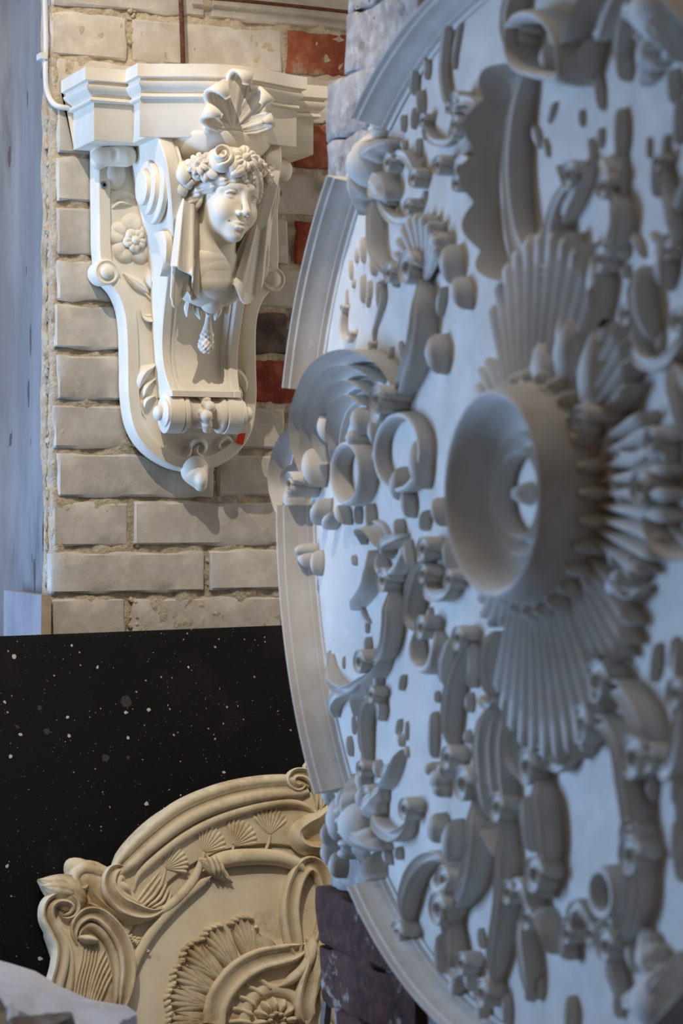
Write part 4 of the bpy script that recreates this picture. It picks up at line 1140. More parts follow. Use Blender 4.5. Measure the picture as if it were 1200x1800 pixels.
# ------------------------------------------------------------------ the great rococo rosette hung on the pier, seen from the side
MX = -.012; MR = .60; WS, HS_, BS = .46, .56, .50      # carving scale
MF = Frame((MX, -1.136, ZC - .006), -EY, EZ, -EX)          # a towards the camera, b up, h out of the wall
md = thing('rococo_rosette', (MX, -1.136, ZC - .006 - MR), 'huge white rococo plaster rosette with scrolls hung on the pier', 'rosette')


def mp(*pts, h=.02): return [tuple(MF.px(x, y, h)) for x, y in pts]


def ma(name, vf, par=None, ang=60): return add(name, vf, M_PLASTER, par or md, ang)


k = 160; th = np.linspace(0, 2 * math.pi, k, endpoint=False)
V = []
lay = [(MR + .004, -.014), (MR + .004, -.002), (MR, 0)] + [(MR * q, 0) for q in (.9, .8, .7, .6, .5, .4, .3, .2, .1, .02)]
for r_, h in lay:
    hh = np.array([h + (.0022 * nz3(r_ * math.cos(t), r_ * math.sin(t), 2, 5) if h == 0 else 0) for t in th])
    V.append(MF.at(r_ * np.cos(th), r_ * np.sin(th), hh))
ma('panel', (np.vstack(V), grid_faces(len(lay), k, closed_m=True, flip=True) + [tuple(range((len(lay) - 1) * k, len(lay) * k))]), ang=40)


def arcp(r_, a0, a1, n_=16): return [(r_ * math.cos(t), r_ * math.sin(t)) for t in np.radians(np.linspace(a0, a1, n_))]


# rim moulding in runs between the cartouches (180 degrees is the far, left edge of the picture)
MP = [(-1, 0), (-1, .95), (-.92, 1), (-.80, .98), (-.66, .84), (-.45, .80), (-.40, .74), (-.05, .48), (.05, .45), (.40, .22), (.50, .20), (.62, .08), (1, .04), (1, 0)]
for (a0, a1) in ((60, 127), (136, 165), (180, 218), (232, 300), (304, 340), (20, 56)):
    ma('rim_moulding', stroke(MF, arcp(MR - .008, a0, a1), .010, .050, MP, (0, 0), max(20, int(abs(a1 - a0) * 1.6))), ang=22)
# knuckles where the runs meet
for a_ in (131.5, 302, 58, 225):
    c_ = (MR - .03) * np.array((math.cos(math.radians(a_)), math.sin(math.radians(a_))))
    o = ma('rim_knuckle', bud(MF, c_[0], c_[1], .032, .036, .046, math.radians(a_), 0, 12, 8, .1))
    for q in (-1, 1): ma('leaf', leaf(MF, c_[0], c_[1], .065, .018, .044, math.radians(a_ + 90 * q + 14 * q), 3, 0, 16, 9, .2 * q), o)
    ma('leaf', leaf(MF, c_[0] * 1.0, c_[1] * 1.0, .045, .018, .04, math.radians(a_), 3, 0, 16, 9), o)
    ma('leaf', leaf(MF, c_[0] * .97, c_[1] * .97, .060, .020, .03, math.radians(a_ + 180), 3, 0, 16, 9), o)

SC = 'scroll'
# leafage outside the rim, upper left
for (a_, ln_, rr_) in ((118, .055, .585), (123, .06, .588), (127, .05, .585), (131, .06, .59), (135.5, .05, .59), (139, .045, .592), (146, .03, .594), (217, .04, .59), (224, .05, .59), (230, .045, .588)):
    t = math.radians(a_); ma('rim_leaf', leaf(MF, rr_ * math.cos(t), rr_ * math.sin(t), ln_, .020, .034, t + .55, 3, -.012, 14, 9, .15))
def R(pts, w_, h, prof='groove', taper=(.16, .16), n_=34, nm=SC, par=None, hh=None, **kw):
    prof = 'channel' if prof == 'round' else prof; w_ = np.array(w_) * WS; h = np.array(h) * HS_; m_ = float(np.max(h))
    P_ = mp(*pts, h=m_ * .9)
    o = ma(nm, stroke(MF, P_, w_, h, prof, taper, n_, tipw=.34, **kw), par, 38)
    if par is None and len(P_) >= 5 and prof != 'soft':      # the scrolls end in little volutes
        for q_, r_ in ((P_[0], P_[1]), (P_[-1], P_[-2])):
            d_ = np.array(q_) - np.array(r_); d_ /= np.linalg.norm(d_) + 1e-9; s_ = float(np.max(w_)) * 1.5
            ma('volute', stroke(MF, spiral(np.array(q_) + d_ * s_ * .3, s_ * 1.25, 0.0, 1.3, s_ * .15, 16), s_ * .42, m_ * .95, 'channel', (.1, .1), 26), o, 38)
    return o


def Bd(x, y, rx, ry, h, rot=0.0, nm='bud', par=None):       # a bud traced by its dark near side
    h *= (.40 if nm == 'bud' else .52); rx *= (.34 if nm == 'bud' else .46); ry *= .62; c_ = MF.px(x - 2, y, h * .6)
    return ma(nm, bud(MF, c_[0], c_[1], ry, rx, h, math.pi / 2 + rot, 0, 10, 6, .75), par)


# far-left shell cartouche breaking over the rim
sh = R(((507, 850), (503, 800), (508, 745), (524, 695), (548, 655), (580, 632), (612, 626), (640, 640), (655, 668), (660, 700)), [.012, .018, .020, .020, .018, .014], [.050, .070, .078, .080, .075, .05], 'wingR', (.2, .3), 50, 'shell_rim')
for (pts_, w_, h_) in ((((524, 842), (524, 790), (534, 735), (556, 686), (584, 656), (612, 654), (632, 672)), [.012, .018, .018, .014], [.05, .070, .072, .05]),
                       (((545, 812), (548, 765), (562, 718), (584, 684), (606, 678), (622, 694)), [.010, .016, .016, .012], [.045, .064, .064, .045]),
                       (((566, 792), (572, 752), (586, 716), (604, 702), (616, 714)), [.010, .014, .012], [.040, .056, .045]),
                       (((508, 924), (488, 896), (478, 850), (482, 805), (496, 765), (506, 735)), [.010, .016, .018, .016, .010], [.045, .065, .070, .065, .05]),
                       (((512, 905), (500, 880), (496, 846), (503, 815)), [.008, .012, .010], [.04, .055, .05])):
    R(pts_, w_, h_, 'wingR', (.15, .2), 40, 'shell_flute', sh)
for (x, y, rx, ry, h) in ((575, 752, .026, .036, .060), (632, 740, .022, .030, .055), (548, 822, .026, .044, .062), (660, 760, .014, .034, .045), (625, 770, .02, .02, .06)): Bd(x, y, rx, ry, h, .2, 'shell_lobe', sh)
def ringpx(x, y, rx, ry, w_, h, nm='ring', par=None, prof='round', n_=44):
    w_ *= WS; h *= HS_; c_ = MF.px(x, y, h); e = MF.px(x, y - ry, h); g = MF.px(x + rx, y, h)
    A = abs(g[0] - c_[0]); B = abs(e[1] - c_[1])
    return ma(nm, stroke(MF, [(c_[0] + A * math.cos(t), c_[1] + B * math.sin(t)) for t in np.linspace(0, 2 * math.pi, 16, endpoint=False)], w_, h, prof, n=n_, closed=True), par)
ringpx(604, 832, 25, 52, .010, .048, par=sh)
ringpx(694, 795, 40, 66, .010, .038)
Bd(735, 815, .022, .050, .055, .1, 'leaf')
Bd(700, 850, .02, .035, .05, -.2, 'leaf')
Bd(665, 800, .012, .02, .05)
for (x, y, rx, ry, h, r_) in ((560, 900, .018, .034, .05, -.5), (580, 915, .014, .03, .045, -.8), (600, 905, .014, .026, .04, .6), (538, 980, .020, .026, .052, .4), (535, 968, .012, .016, .062, 0), (532, 995, .012, .020, .045, .5), (556, 990, .010, .028, .035, 0),
                             (515, 875, .020, .05, .058, .1), (500, 880, .02, .045, .04, .3)): Bd(x, y, rx, ry, h, r_, 'shell_bead', sh)

# --- upper left field
R(((785, 30), (777, 80), (774, 130), (780, 172), (786, 190)), [.006, .008, .007], .022, 'round')
R(((806, 40), (800, 70), (795, 100), (794, 122)), [.003, .005, .003], .012, 'round')
R(((738, 98), (727, 112), (722, 140), (722, 168)), [.005, .008, .005], .020, 'round')
R(((738, 96), (746, 112), (745, 140)), [.004, .006, .004], .014, 'round')
for q in ((738, 180, .012, .026, .030, .1), (727, 208, .009, .022, .024, -.2), (708, 217, .009, .018, .022, 0), (747, 236, .008, .016, .022, .4), (735, 264, .009, .024, .024, 0), (747, 314, .010, .020, .024, 0), (748, 343, .005, .009, .014, 0), (710, 255, .010, .012, .02, .4), (700, 165, .007, .014, .014, -.4), (693, 170, .006, .014, .012, -.3), (742, 290, .007, .016, .018, -.3)): Bd(*q)
R(((828, 205), (832, 186), (820, 176), (802, 178), (793, 196), (798, 218)), [.008, .012, .012, .008], [.035, .042, .042, .03], 'round')
R(((800, 182), (822, 196), (824, 222), (814, 250), (796, 275), (770, 292)), [.010, .014, .013, .010, .006], [.042, .04, .034, .026, .016], 'groove', (.2, .5))
R(((742, 216), (748, 236), (762, 250), (780, 250), (792, 236)), [.005, .010, .010, .006], [.015, .026, .026, .016], 'round')
R(((682, 286), (692, 272), (708, 274), (718, 290), (724, 312)), [.006, .012, .014, .010], [.02, .034, .036, .03], 'round')
R(((800, 322), (795, 305), (800, 285), (814, 280), (828, 296), (836, 316)), [.006, .010, .012, .008], [.02, .03, .034, .03], 'round')
ma('scroll', stroke(MF, mp((650, 303), (646, 325), (655, 345), (672, 348), (676, 335), (666, 312), h=.04 * HS_), np.array(.007) * WS, np.array(.042) * HS_, 'round', n=36, closed=True))
R(((655, 330), (664, 352), (672, 372), (688, 388), (704, 386), (714, 368)), [.006, .010, .012, .010, .006], [.03, .036, .034, .028, .016], 'round')
R(((652, 338), (648, 370), (648, 420), (652, 452), (664, 474), (680, 482)), [.008, .013, .014, .012, .008], [.034, .042, .040, .034, .026], 'groove')
Bd(700, 372, .006, .012, .014, .3); Bd(716, 366, .005, .010, .014, .2)
# leafy sprig between rim and scroll
for q in ((637, 440, .010, .028, .024, .1), (627, 450, .007, .016, .018, 0), (617, 475, .007, .022, .018, .1), (622, 499, .006, .010, .016, 0), (637, 508, .011, .030, .024, 0), (650, 508, .007, .018, .020, .1), (610, 530, .006, .026, .014, 0), (648, 528, .006, .016, .018, -.2), (665, 520, .008, .03, .020, .1), (650, 607, .006, .010, .016, .2), (665, 640, .006, .014, .016, 0), (687, 624, .007, .018, .018, -.2), (705, 614, .007, .018, .018, .3), (690, 655, .007, .018, .018, .3), (665, 652, .004, .008, .012, 0), (655, 470, .010, .02, .026, .3), (690, 482, .012, .030, .032, .35)): Bd(*q)
R(((668, 500), (668, 530), (660, 556), (652, 580), (650, 605)), [.004, .005, .004, .003], [.016, .016, .012, .010], 'round')
R(((600, 545), (598, 572), (600, 592), (608, 600), (613, 590)), [.005, .006, .006, .004], [.016, .018, .018, .014], 'round')
# fluted curl at the head of the long scroll
c_ = MF.px(716, 500, .03)
ma('shell', fan(MF, c_[0], c_[1], .01, .085, math.radians(150), math.radians(25), 9, .026, .002, 1.0, .4))
Bd(772, 425, .022, .018, .050, .4, 'leaf'); Bd(790, 465, .020, .040, .055, .1, 'leaf'); Bd(808, 515, .020, .034, .05, .3, 'leaf'); Bd(765, 622, .024, .040, .055, .1, 'leaf'); Bd(775, 530, .012, .03, .03, -.3); Bd(745, 505, .01, .02, .03, 0)
R(((714, 480), (724, 510), (727, 550), (722, 600), (708, 645), (686, 690), (664, 716)), [.012, .022, .024, .024, .020, .012], [.040, .052, .055, .052, .045, .03], 'groove', (.3, .4), 44)
# --- the tall winged leaf right of it, and its stem
ma('winged_leaf', stroke(MF, mp((872, 104), (856, 140), (842, 200), (834, 270), (832, 340), (836, 400), (846, 462), (862, 500), h=.046), [.012, .016, .018, .018, .016, .012], [.044, .054, .056, .056, .054, .04], 'wingL', (.1, .15), 72, wob=(5, .30, -1)), ang=38)
R(((905, 70), (908, 110), (902, 160), (894, 220), (890, 290), (893, 350), (904, 420), (926, 470), (945, 492)), [.008, .016, .018, .018, .018, .014], [.030, .046, .05, .05, .046, .034], 'round', (.3, .3), 50)
R(((948, 494), (958, 455), (962, 410), (968, 370), (980, 335), (995, 315)), [.010, .016, .018, .015, .010], [.028, .044, .046, .04, .03], 'round')
R(((1022, 285), (1008, 330), (985, 380), (978, 395)), [.008, .012, .014, .010], [.02, .034, .036, .028], 'round')
R(((1060, 335), (1074, 360), (1078, 392), (1070, 425), (1055, 455)), [.010, .015, .016, .014], [.028, .04, .042, .036], 'groove')
R(((1045, 275), (1062, 300), (1066, 320), (1058, 340)), [.010, .014, .010], [.026, .034, .028], 'round')
# big cup leaf at the top
ma('cup_leaf', stroke(MF, mp((893, 48), (893, 90), (906, 118), (932, 130), (962, 134), (982, 138), (984, 104), (976, 66), (956, 36), (930, 24), (908, 30), h=.06 * HS_), np.array([.012, .014, .014]) * WS, np.array(.070) * HS_, 'round', n=60, closed=True))
Bd(965, 104, .02, .03, .05, .2, 'leaf')
R(((905, -60), (890, 0), (884, 50), (892, 92)), [.012, .016, .014], [.040, .05, .044], 'round')
R(((1010, -40), (1000, 10), (985, 50), (970, 70)), [.020, .03, .026], [.05, .07, .06], 'wingR')
R(((1020, 60), (1008, 90), (1004, 120), (1002, 150)), [.018, .024, .014], [.05, .06, .03], 'wingR')
R(((1080, -40), (1062, 20), (1045, 60), (1028, 66)), [.010, .014, .010], [.03, .04, .03], 'round')
R(((1098, -20), (1086, 40), (1078, 90), (1074, 125)), [.008, .012, .010], [.024, .034, .026], 'round')
for q in ((970, 198, .009, .022, .022, -.6), (1022, 208, .008, .016, .020, .1), (1055, 243, .008, .018, .020, 0), (1088, 235, .018, .044, .040, 0), (1052, 160, .010, .036, .028, .2), (1090, 115, .022, .03, .044, .3), (1108, 45, .008, .02, .02, 0), (1126, 34, .008, .014, .02, 0), (1142, 34, .007, .012, .02, 0), (1100, 60, .006, .03, .016, .4), (1180, 152, .018, .03, .034, .1), (1190, 215, .018, .036, .032, -.1), (1168, 268, .008, .03, .020, -.1), (1140, 260, .006, .018, .014, 0), (943, 240, .014, .028, .022, .5), (985, 305, .008, .02, .02, .6), (1095, 310, .012, .040, .026, 0), (1040, 265, .010, .024, .022, .3), (960, 260, .01, .02, .018, .4)): Bd(*q)
R(((1118, 60), (1122, 84), (1140, 102), (1160, 100), (1176, 80), (1184, 40), (1186, 0)), [.006, .009, .010, .010], [.014, .02, .024, .024], 'round')
# middle right
R(((1155, 290), (1164, 340), (1172, 370), (1178, 410), (1172, 440)), [.006, .009, .010, .007], [.018, .026, .028, .02], 'round')
R(((1210, 290), (1192, 340), (1176, 380)), [.006, .009, .007], [.018, .026, .02], 'round')
for q in ((1150, 315, .010, .030, .024, 0), (1095, 443, .012, .014, .03, .2), (1165, 468, .026, .040, .050, 0), (1120, 430, .01, .03, .024, .6), (1100, 405, .006, .02, .016, -.2), (1050, 500, .036, .058, .065, 0), (1020, 535, .012, .03, .03, .2), (1098, 478, .01, .012, .024, 0), (1150, 420, .01, .02, .02, .8), (1160, 430, .008, .02, .02, -.6), (1040, 470, .02, .03, .04, .5)): Bd(*q)
R(((1112, 465), (1110, 510), (1116, 560), (1124, 600)), [.012, .018, .018, .012], [.034, .046, .046, .03], 'round')
R(((975, 485), (966, 530), (975, 575), (998, 588), (1014, 560), (1020, 520)), [.008, .012, .013, .012, .008], [.024, .034, .036, .034, .026], 'round')
Bd(990, 540, .014, .028, .03)
R(((1100, 560), (1106, 600), (1120, 632), (1146, 642), (1172, 630), (1188, 600), (1190, 572)), [.010, .015, .015, .014, .010], [.028, .036, .036, .036, .028], 'round')
R(((1165, 640), (1178, 680), (1190, 730), (1188, 780)), [.012, .018, .018, .012], [.036, .046, .046, .03], 'groove')
R(((1212, 690), (1190, 660), (1176, 640)), [.012, .014, .010], .04, 'round')
for q in ((1143, 740, .012, .018, .026, 0), (1160, 600, .008, .016, .02, 0), (1158, 782, .016, .03, .034, .4), (1175, 800, .014, .03, .04, 0)): Bd(*q)

# --- centre: fluted palmettes round a dished boss
bc = MF.px(872, 868, .080); BR = .096
for (a_, wd_, n_, r_, h) in ((92, 62, 9, .285, .062), (270, 60, 9, .290, .058), (180, 46, 7, .225, .050), (0, 50, 7, .245, .056), (138, 26, 4, .215, .050), (222, 26, 4, .21, .048), (45, 30, 5, .230, .060), (315, 30, 5, .225, .056)):
    ma('palmette', fan(MF, bc[0], bc[1], .085, r_, math.radians(a_ + wd_ / 2), math.radians(a_ - wd_ / 2), int(n_ * 1.3), h * .60, 0, .75, 1.0, 6, 18))
bo_ = ma('boss_ring', stroke(MF, [(bc[0] + BR * math.cos(t), bc[1] + BR * math.sin(t)) for t in np.linspace(0, 2 * math.pi, 24, endpoint=False)], .026, .088, [(-1, 0), (-.98, .3), (-.86, .55), (-.66, .78), (-.52, .97), (-.40, 1), (-.26, .96), (.0, .72), (.3, .5), (.7, .36), (1, .3), (1, 0)], n=72, closed=True))
ma('boss_dish', bud(MF, bc[0], bc[1], .080, .080, .040, 0, 0, 20, 8, 0), bo_)
ma('boss_moulding', stroke(MF, [(bc[0] + .055 * math.cos(t), bc[1] + .055 * math.sin(t)) for t in np.linspace(0, 2 * math.pi, 20, endpoint=False)], .012, .056, 'groove', n=56, closed=True), bo_)
ma('boss_button', bud(MF, bc[0], bc[1], .018, .018, .062, 0, 0, 10, 6, 0), bo_)
for i in range(28):
    t = 2 * math.pi * i / 28; ma('boss_bead', bud(MF, bc[0] + (BR + .028) * math.cos(t), bc[1] + (BR + .028) * math.sin(t), .016, .010, .052, t, 0, 7, 5, .2), bo_)
# heavy acanthus at the boss's shoulders
for (x, y, rx, ry, h, r_) in ((965, 650, .040, .060, .090, .3), (1005, 620, .040, .065, .090, -.2), (1045, 660, .040, .080, .080, -.2), (990, 720, .045, .060, .095, 0), (1050, 740, .036, .070, .075, .1), (940, 690, .030, .040, .09, .5), (1020, 760, .04, .06, .085, .2), (1000, 590, .02, .05, .07, 0)): Bd(x, y, rx, ry, h, r_, 'acanthus_lobe')
R(((952, 720), (955, 750), (972, 768), (996, 768), (1012, 750)), [.014, .020, .020, .014], [.08, .098, .098, .08], 'round')
for q in ((1075, 800, .020, .05, .06, -.4), (1090, 850, .024, .06, .055, .5), (1060, 1000, .022, .03, .05, .4), (1085, 975, .016, .026, .05, -.2), (1105, 985, .016, .022, .05, .2), (1085, 1030, .030, .04, .05, -.5), (1115, 995, .02, .03, .05, 0), (1040, 1010, .03, .05, .06, .2)): Bd(*q, nm='acanthus_lobe')
R(((1062, 775), (1080, 795), (1100, 806), (1122, 800), (1140, 780)), [.010, .015, .015, .010], [.04, .052, .052, .04], 'round')
R(((1124, 868), (1130, 910), (1148, 945), (1176, 966), (1205, 964), (1230, 940)), [.012, .018, .020, .020, .016], [.04, .055, .06, .058, .05], 'wingL')
R(((1140, 850), (1110, 868), (1090, 862)), [.012, .016, .010], .05, 'round')
R(((1022, 1000), (1030, 1040), (1052, 1080), (1075, 1098)), [.010, .016, .015, .008], [.035, .045, .042, .025], 'wingR')
R(((1062, 1010), (1078, 1034), (1102, 1044), (1118, 1030)), [.008, .012, .012, .008], [.03, .04, .04, .03], 'round')
R(((1132, 1060), (1124, 1090), (1112, 1118), (1104, 1148)), .0025, .006, 'round', (.4, .4), nm='crack_ridge')

# --- left of and under the boss
ma('scroll', stroke(MF, mp((613, 958), (614, 936), (626, 922), (644, 928), (656, 952), (664, 975), h=.045 * HS_), np.array([.008, .013, .014, .010]) * WS, np.array([.036, .048, .05, .04]) * HS_, 'wingL', (.25, .2), 36))
R(((634, 968), (640, 1000), (634, 1030), (618, 1052), (600, 1072)), [.012, .020, .022, .020, .014], [.034, .042, .042, .038, .028], 'soft', (.3, .25))
ma('scroll', stroke(MF, mp((650, 962), (655, 996), (668, 1012), (684, 1004), (694, 980), (690, 955), h=.04 * HS_), np.array([.006, .009, .010, .008]) * WS, np.array([.03, .04, .04, .03]) * HS_, 'round', (.2, .2), 34))
R(((690, 942), (676, 950), (664, 962), (660, 982)), [.010, .014, .010], [.03, .045, .03], 'round')
R(((672, 1028), (676, 1060), (676, 1100), (668, 1140), (650, 1162), (632, 1166)), [.012, .018, .018, .016, .012, .006], [.034, .044, .044, .040, .034, .02], 'groove', (.25, .4), 40)
R(((632, 1066), (638, 1084), (645, 1096)), .004, .012, 'round'); Bd(645, 1102, .009, .014, .018); Bd(633, 1066, .006, .010, .014); Bd(645, 1138, .013, .022, .03)
R(((740, 972), (726, 1004), (716, 1044), (713, 1082), (722, 1104), (736, 1106)), [.010, .016, .017, .016, .012], [.032, .042, .044, .042, .034], 'groove', (.3, .3), 40)
R(((742, 1016), (742, 1034), (756, 1048), (776, 1044), (786, 1024)), [.008, .014, .014, .008], [.03, .042, .042, .03], 'round')
for q in ((718, 975, .010, .032, .034, .3), (700, 930, .012, .022, .04, .3), (745, 915, .010, .022, .04, -.3), (790, 975, .012, .036, .05, .2), (715, 885, .02, .03, .05, .2), (622, 985, .006, .012, .02, .3), (755, 1085, .01, .02, .02, 0), (650, 910, .012, .03, .04, .2), (628, 905, .008, .02, .03, 0), (770, 900, .014, .03, .05, .3)): Bd(*q)
ma('scroll', stroke(MF, mp((716, 1100), (718, 1140), (724, 1166), (738, 1178), (752, 1166), (756, 1132), (748, 1105), h=.038 * HS_), np.array([.008, .012, .013, .012, .008]) * WS, np.array([.034, .042, .042, .04, .03]) * HS_, 'round', (.2, .2), 40))
# --- lower left
ma('scroll', stroke(MF, mp((560, 1150), (566, 1180), (582, 1206), (604, 1214), (624, 1202), (640, 1178), h=.04 * HS_), np.array([.008, .013, .015, .013, .010]) * WS, np.array([.030, .044, .046, .044, .034]) * HS_, 'groove', (.3, .2), 40))
R(((666, 1150), (652, 1180), (630, 1202), (610, 1225), (602, 1260)), [.010, .016, .016, .012, .006], [.034, .042, .04, .034, .02], 'soft')
R(((574, 1262), (576, 1240), (588, 1222), (602, 1216)), [.008, .014, .014, .010], [.024, .034, .036, .03], 'round')
R(((650, 1225), (640, 1234), (632, 1256), (630, 1300), (632, 1350)), [.008, .012, .013, .013, .010], [.034, .038, .036, .032, .026], 'groove', (.2, .3))
R(((656, 1225), (664, 1245), (662, 1268)), [.006, .010, .006], .024, 'round')
for q in ((647, 1205, .010, .014, .03, 0), (665, 1195, .012, .03, .034, -.2), (622, 1275, .006, .02, .018, .1), (614, 1312, .010, .022, .026, .2), (700, 1278, .009, .018, .022, -.3), (704, 1302, .010, .014, .024, .3), (715, 1285, .005, .02, .014, 0), (706, 1200, .009, .018, .024, -.3), (768, 1225, .005, .012, .02, 0), (716, 1322, .006, .012, .014, .2), (578, 1168, .006, .03, .02, 0), (605, 1165, .004, .014, .014, 0), (640, 1340, .01, .02, .03, .2)): Bd(*q)
R(((690, 1318), (682, 1345), (672, 1370), (656, 1388)), [.010, .016, .018, .012], [.026, .036, .038, .03], 'soft')
Bd(637, 1372, .018, .034, .04, .1, 'leaf'); Bd(664, 1352, .012, .02, .034, .4)
# cluster on the rim, lower left
rc_ = Bd(592, 1440, .034, .05, .064, 0, 'rim_cluster')
for q in ((580, 1395, .018, .03, .05, .2), (604, 1405, .016, .03, .05, -.3), (606, 1425, .026, .014, .066, 0), (608, 1442, .030, .013, .066, 0), (612, 1462, .030, .012, .062, 0), (612, 1482, .028, .012, .060, 0), (610, 1500, .026, .014, .056, 0), (580, 1465, .014, .03, .06, 0), (578, 1500, .018, .03, .05, .3), (592, 1520, .02, .03, .05, 0), (640, 1400, .02, .03, .05, -.4)): Bd(*q, nm='cluster_lobe', par=rc_)
R(((640, 1500), (636, 1530), (640, 1555)), [.026, .034, .03], [.05, .056, .05], 'soft', (.4, .1))
R(((642, 1408), (650, 1438), (664, 1460), (684, 1470), (700, 1460), (708, 1430)), [.009, .015, .017, .015, .010], [.034, .042, .042, .04, .03], 'groove', (.3, .3), 36)
R(((668, 1372), (676, 1352), (690, 1346)), [.008, .012, .008], .03, 'round')
Bd(680, 1505, .012, .02, .03, .5); Bd(700, 1500, .009, .014, .03, 0); Bd(655, 1480, .008, .02, .03, .2)
# lower middle
for q in ((768, 1372, .026, .022, .044, .4), (782, 1352, .014, .018, .044, 0), (765, 1456, .026, .030, .052, 0), (792, 1478, .022, .044, .05, -.2), (772, 1388, .02, .018, .04, .6), (758, 1352, .014, .014, .04, 0)): Bd(*q, nm='leaf')
R(((782, 1120), (774, 1160), (768, 1205)), [.008, .012, .008], [.024, .032, .024], 'round')
R(((802, 1130), (790, 1180), (782, 1230), (778, 1285), (784, 1330)), [.008, .015, .017, .016, .010], [.028, .04, .044, .042, .034], 'groove', (.3, .3), 40)
Bd(760, 1292, .016, .046, .036); Bd(825, 1235, .010, .020, .030); Bd(822, 1295, .009, .014, .026)
R(((822, 1130), (824, 1165), (820, 1210)), [.006, .009, .006], .028, 'round')
R(((850, 1110), (846, 1170), (842, 1230)), [.014, .020, .014], [.04, .05, .03], 'groove')
R(((838, 1222), (848, 1238), (858, 1240), (868, 1226)), [.006, .010, .006], .045, 'round')
for x in (838, 858, 876): R(((x, 1245), (x - 2, 1310), (x + 2, 1380), (x + 4, 1440)), [.008, .014, .014, .010], [.030, .042, .042, .03], 'round')
R(((905, 1130), (896, 1190), (890, 1260), (888, 1320), (896, 1352), (908, 1366), (920, 1352)), [.008, .015, .018, .018, .015, .008], [.032, .042, .046, .046, .042, .032], 'groove', (.3, .3), 44)
R(((936, 1120), (934, 1170), (930, 1215)), [.006, .010, .006], .03, 'round'); R(((915, 1130), (912, 1170), (908, 1205)), [.005, .008, .005], .028, 'round')
R(((958, 1110), (954, 1160), (950, 1200)), [.010, .018, .010], [.03, .046, .03], 'round')
for q in ((940, 1200, .014, .026, .036, .2), (970, 1195, .016, .03, .036, -.1), (962, 1242, .009, .018, .022, 0), (938, 1260, .008, .024, .022, .2), (1005, 1150, .026, .05, .050, .3), (1005, 1120, .02, .03, .06, 0), (1182, 1148, .010, .028, .026, -.2), (1150, 1165, .014, .034, .03, -.2)): Bd(*q)
R(((920, 1350), (928, 1330), (944, 1318), (958, 1324), (965, 1345), (976, 1350), (990, 1330), (1000, 1312)), [.008, .012, .012, .010, .008], [.034, .04, .038, .032, .024], 'round', (.2, .4), 40)
R(((925, 1360), (938, 1400), (944, 1450), (945, 1500), (938, 1535)), [.014, .022, .024, .022, .014], [.040, .05, .05, .046, .034], 'groove', (.3, .3), 40)
R(((910, 1400), (918, 1450), (914, 1500)), [.010, .014, .010], [.036, .044, .03], 'round')
# scroll hook and the long stem, lower centre
R(((697, 1640), (700, 1600), (708, 1560), (724, 1526), (744, 1508), (762, 1508), (772, 1524), (776, 1545)), [.010, .018, .020, .018, .014, .010], [.030, .044, .046, .044, .042, .034], 'groove', (.25, .3), 48)
ma('scroll', stroke(MF, mp((752, 1530), (756, 1552), (768, 1564), (782, 1556), (790, 1536), h=.04 * HS_), np.array([.007, .012, .013, .010]) * WS, np.array([.034, .044, .046, .04]) * HS_, 'round', (.2, .2), 30))
R(((812, 1390), (822, 1440), (824, 1490), (812, 1545), (790, 1585), (770, 1600)), [.012, .022, .024, .024, .020, .012], [.036, .052, .055, .052, .046, .03], 'groove', (.25, .4), 48)
R(((848, 1440), (846, 1460), (856, 1490), (868, 1520)), [.012, .018, .016, .010], [.04, .05, .044, .03], 'soft')
R(((872, 1430), (876, 1520), (872, 1600), (858, 1680), (846, 1745)), [.012, .018, .020, .020, .014], [.036, .046, .046, .044, .034], 'groove', (.2, .3), 50)
R(((893, 1570), (904, 1555), (916, 1560), (922, 1590), (924, 1612)), [.010, .016, .016, .012], [.034, .046, .046, .036], 'round')
R(((922, 1610), (936, 1608), (948, 1640), (950, 1680)), [.012, .020, .022, .016], [.036, .046, .046, .034], 'soft')
R(((908, 1600), (912, 1650), (918, 1700), (922, 1760)), [.010, .015, .015, .010], [.030, .040, .040, .03], 'round')
R(((948, 1530), (945, 1555), (946, 1580)), [.009, .014, .009], .036, 'round')
R(((782, 1610), (786, 1650), (790, 1680), (788, 1702), (798, 1712), (808, 1700)), [.010, .016, .015, .012, .010], [.030, .042, .042, .04, .03], 'groove', (.3, .2), 36)
R(((770, 1640), (766, 1680), (770, 1712)), [.005, .008, .005], .024, 'round')
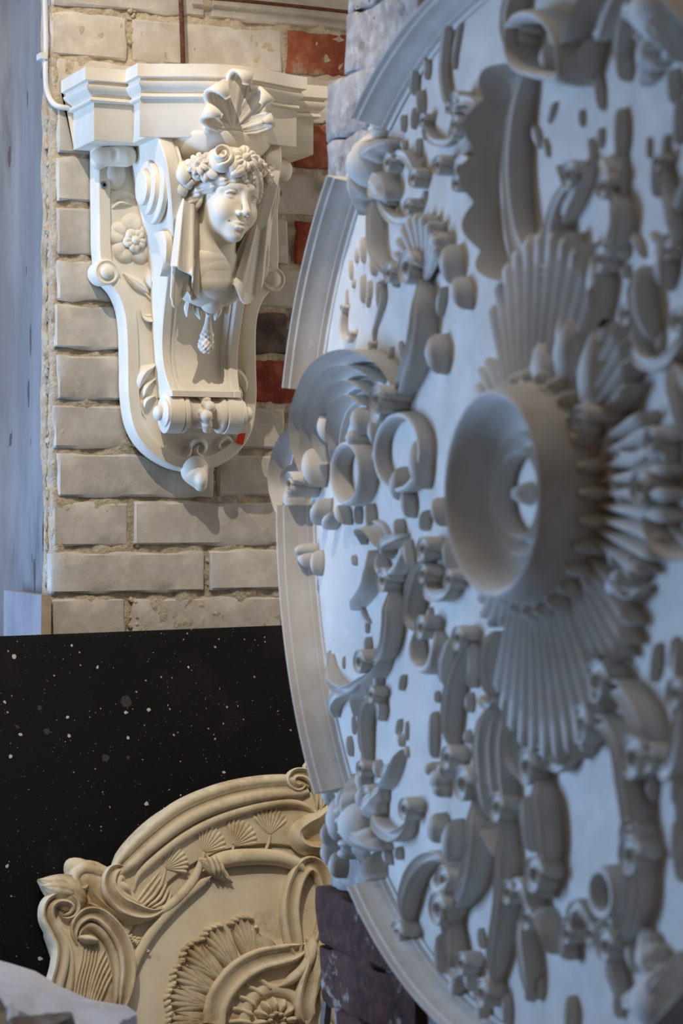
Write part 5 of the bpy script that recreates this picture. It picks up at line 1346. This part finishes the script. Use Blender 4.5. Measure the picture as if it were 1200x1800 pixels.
for q in ((782, 1630, .010, .012, .034, 0), (845, 1650, .007, .02, .024, .2), (865, 1735, .02, .026, .04, 0), (800, 1735, .026, .02, .044, 0), (826, 1720, .02, .026, .040, 0), (930, 1740, .012, .024, .03, -.2), (950, 1738, .008, .018, .024, 0), (1000, 1780, .022, .03, .04, 0), (846, 1770, .02, .03, .04, .3), (890, 1775, .012, .03, .03, 0), (800, 1770, .02, .03, .04, 0), (1085, 1760, .010, .03, .03, 0)): Bd(*q)
# --- lower right
R(((1050, 1205), (1078, 1212), (1100, 1240), (1118, 1275), (1124, 1310), (1112, 1332)), [.012, .022, .026, .026, .018], [.034, .048, .052, .05, .036], 'groove', (.25, .25), 40)
Bd(1042, 1230, .012, .024, .034); Bd(1030, 1302, .024, .026, .046)
R(((1022, 1278), (1044, 1268), (1066, 1284), (1082, 1320), (1090, 1370), (1098, 1430), (1104, 1500)), [.010, .018, .022, .024, .024, .020], [.034, .048, .05, .05, .048, .038], 'groove', (.2, .2), 50)
R(((1104, 1480), (1112, 1540), (1108, 1590), (1090, 1636), (1064, 1664)), [.014, .020, .020, .016, .010], [.038, .044, .044, .038, .026], 'groove', (.2, .3), 40)
R(((1140, 1340), (1160, 1360), (1178, 1340), (1186, 1290), (1184, 1230)), [.010, .016, .018, .016, .012], [.03, .042, .046, .044, .034], 'round')
ringpx(1052, 1570, 20, 40, .012, .036, n_=36)
R(((995, 1640), (998, 1610), (1012, 1590), (1026, 1610), (1034, 1640)), [.010, .014, .014, .010], [.028, .038, .038, .028], 'round')
R(((990, 1610), (986, 1650), (990, 1690)), [.010, .014, .010], .034, 'round')
R(((1062, 1660), (1070, 1710), (1080, 1765)), [.008, .012, .008], [.024, .034, .024], 'round')
for q in ((1080, 1608, .02, .03, .04, 0), (1145, 1385, .010, .024, .03, 0), (1190, 1390, .02, .03, .05, 0), (1190, 1480, .02, .04, .05, 0), (1192, 1520, .016, .03, .04, .3), (1195, 1420, .014, .03, .04, 0), (1110, 1680, .016, .03, .034, .3), (1060, 1630, .012, .03, .04, -.4), (1150, 1490, .006, .03, .02, 0), (1195, 1170, .02, .04, .05, 0), (1190, 1250, .02, .04, .05, .2)): Bd(*q)
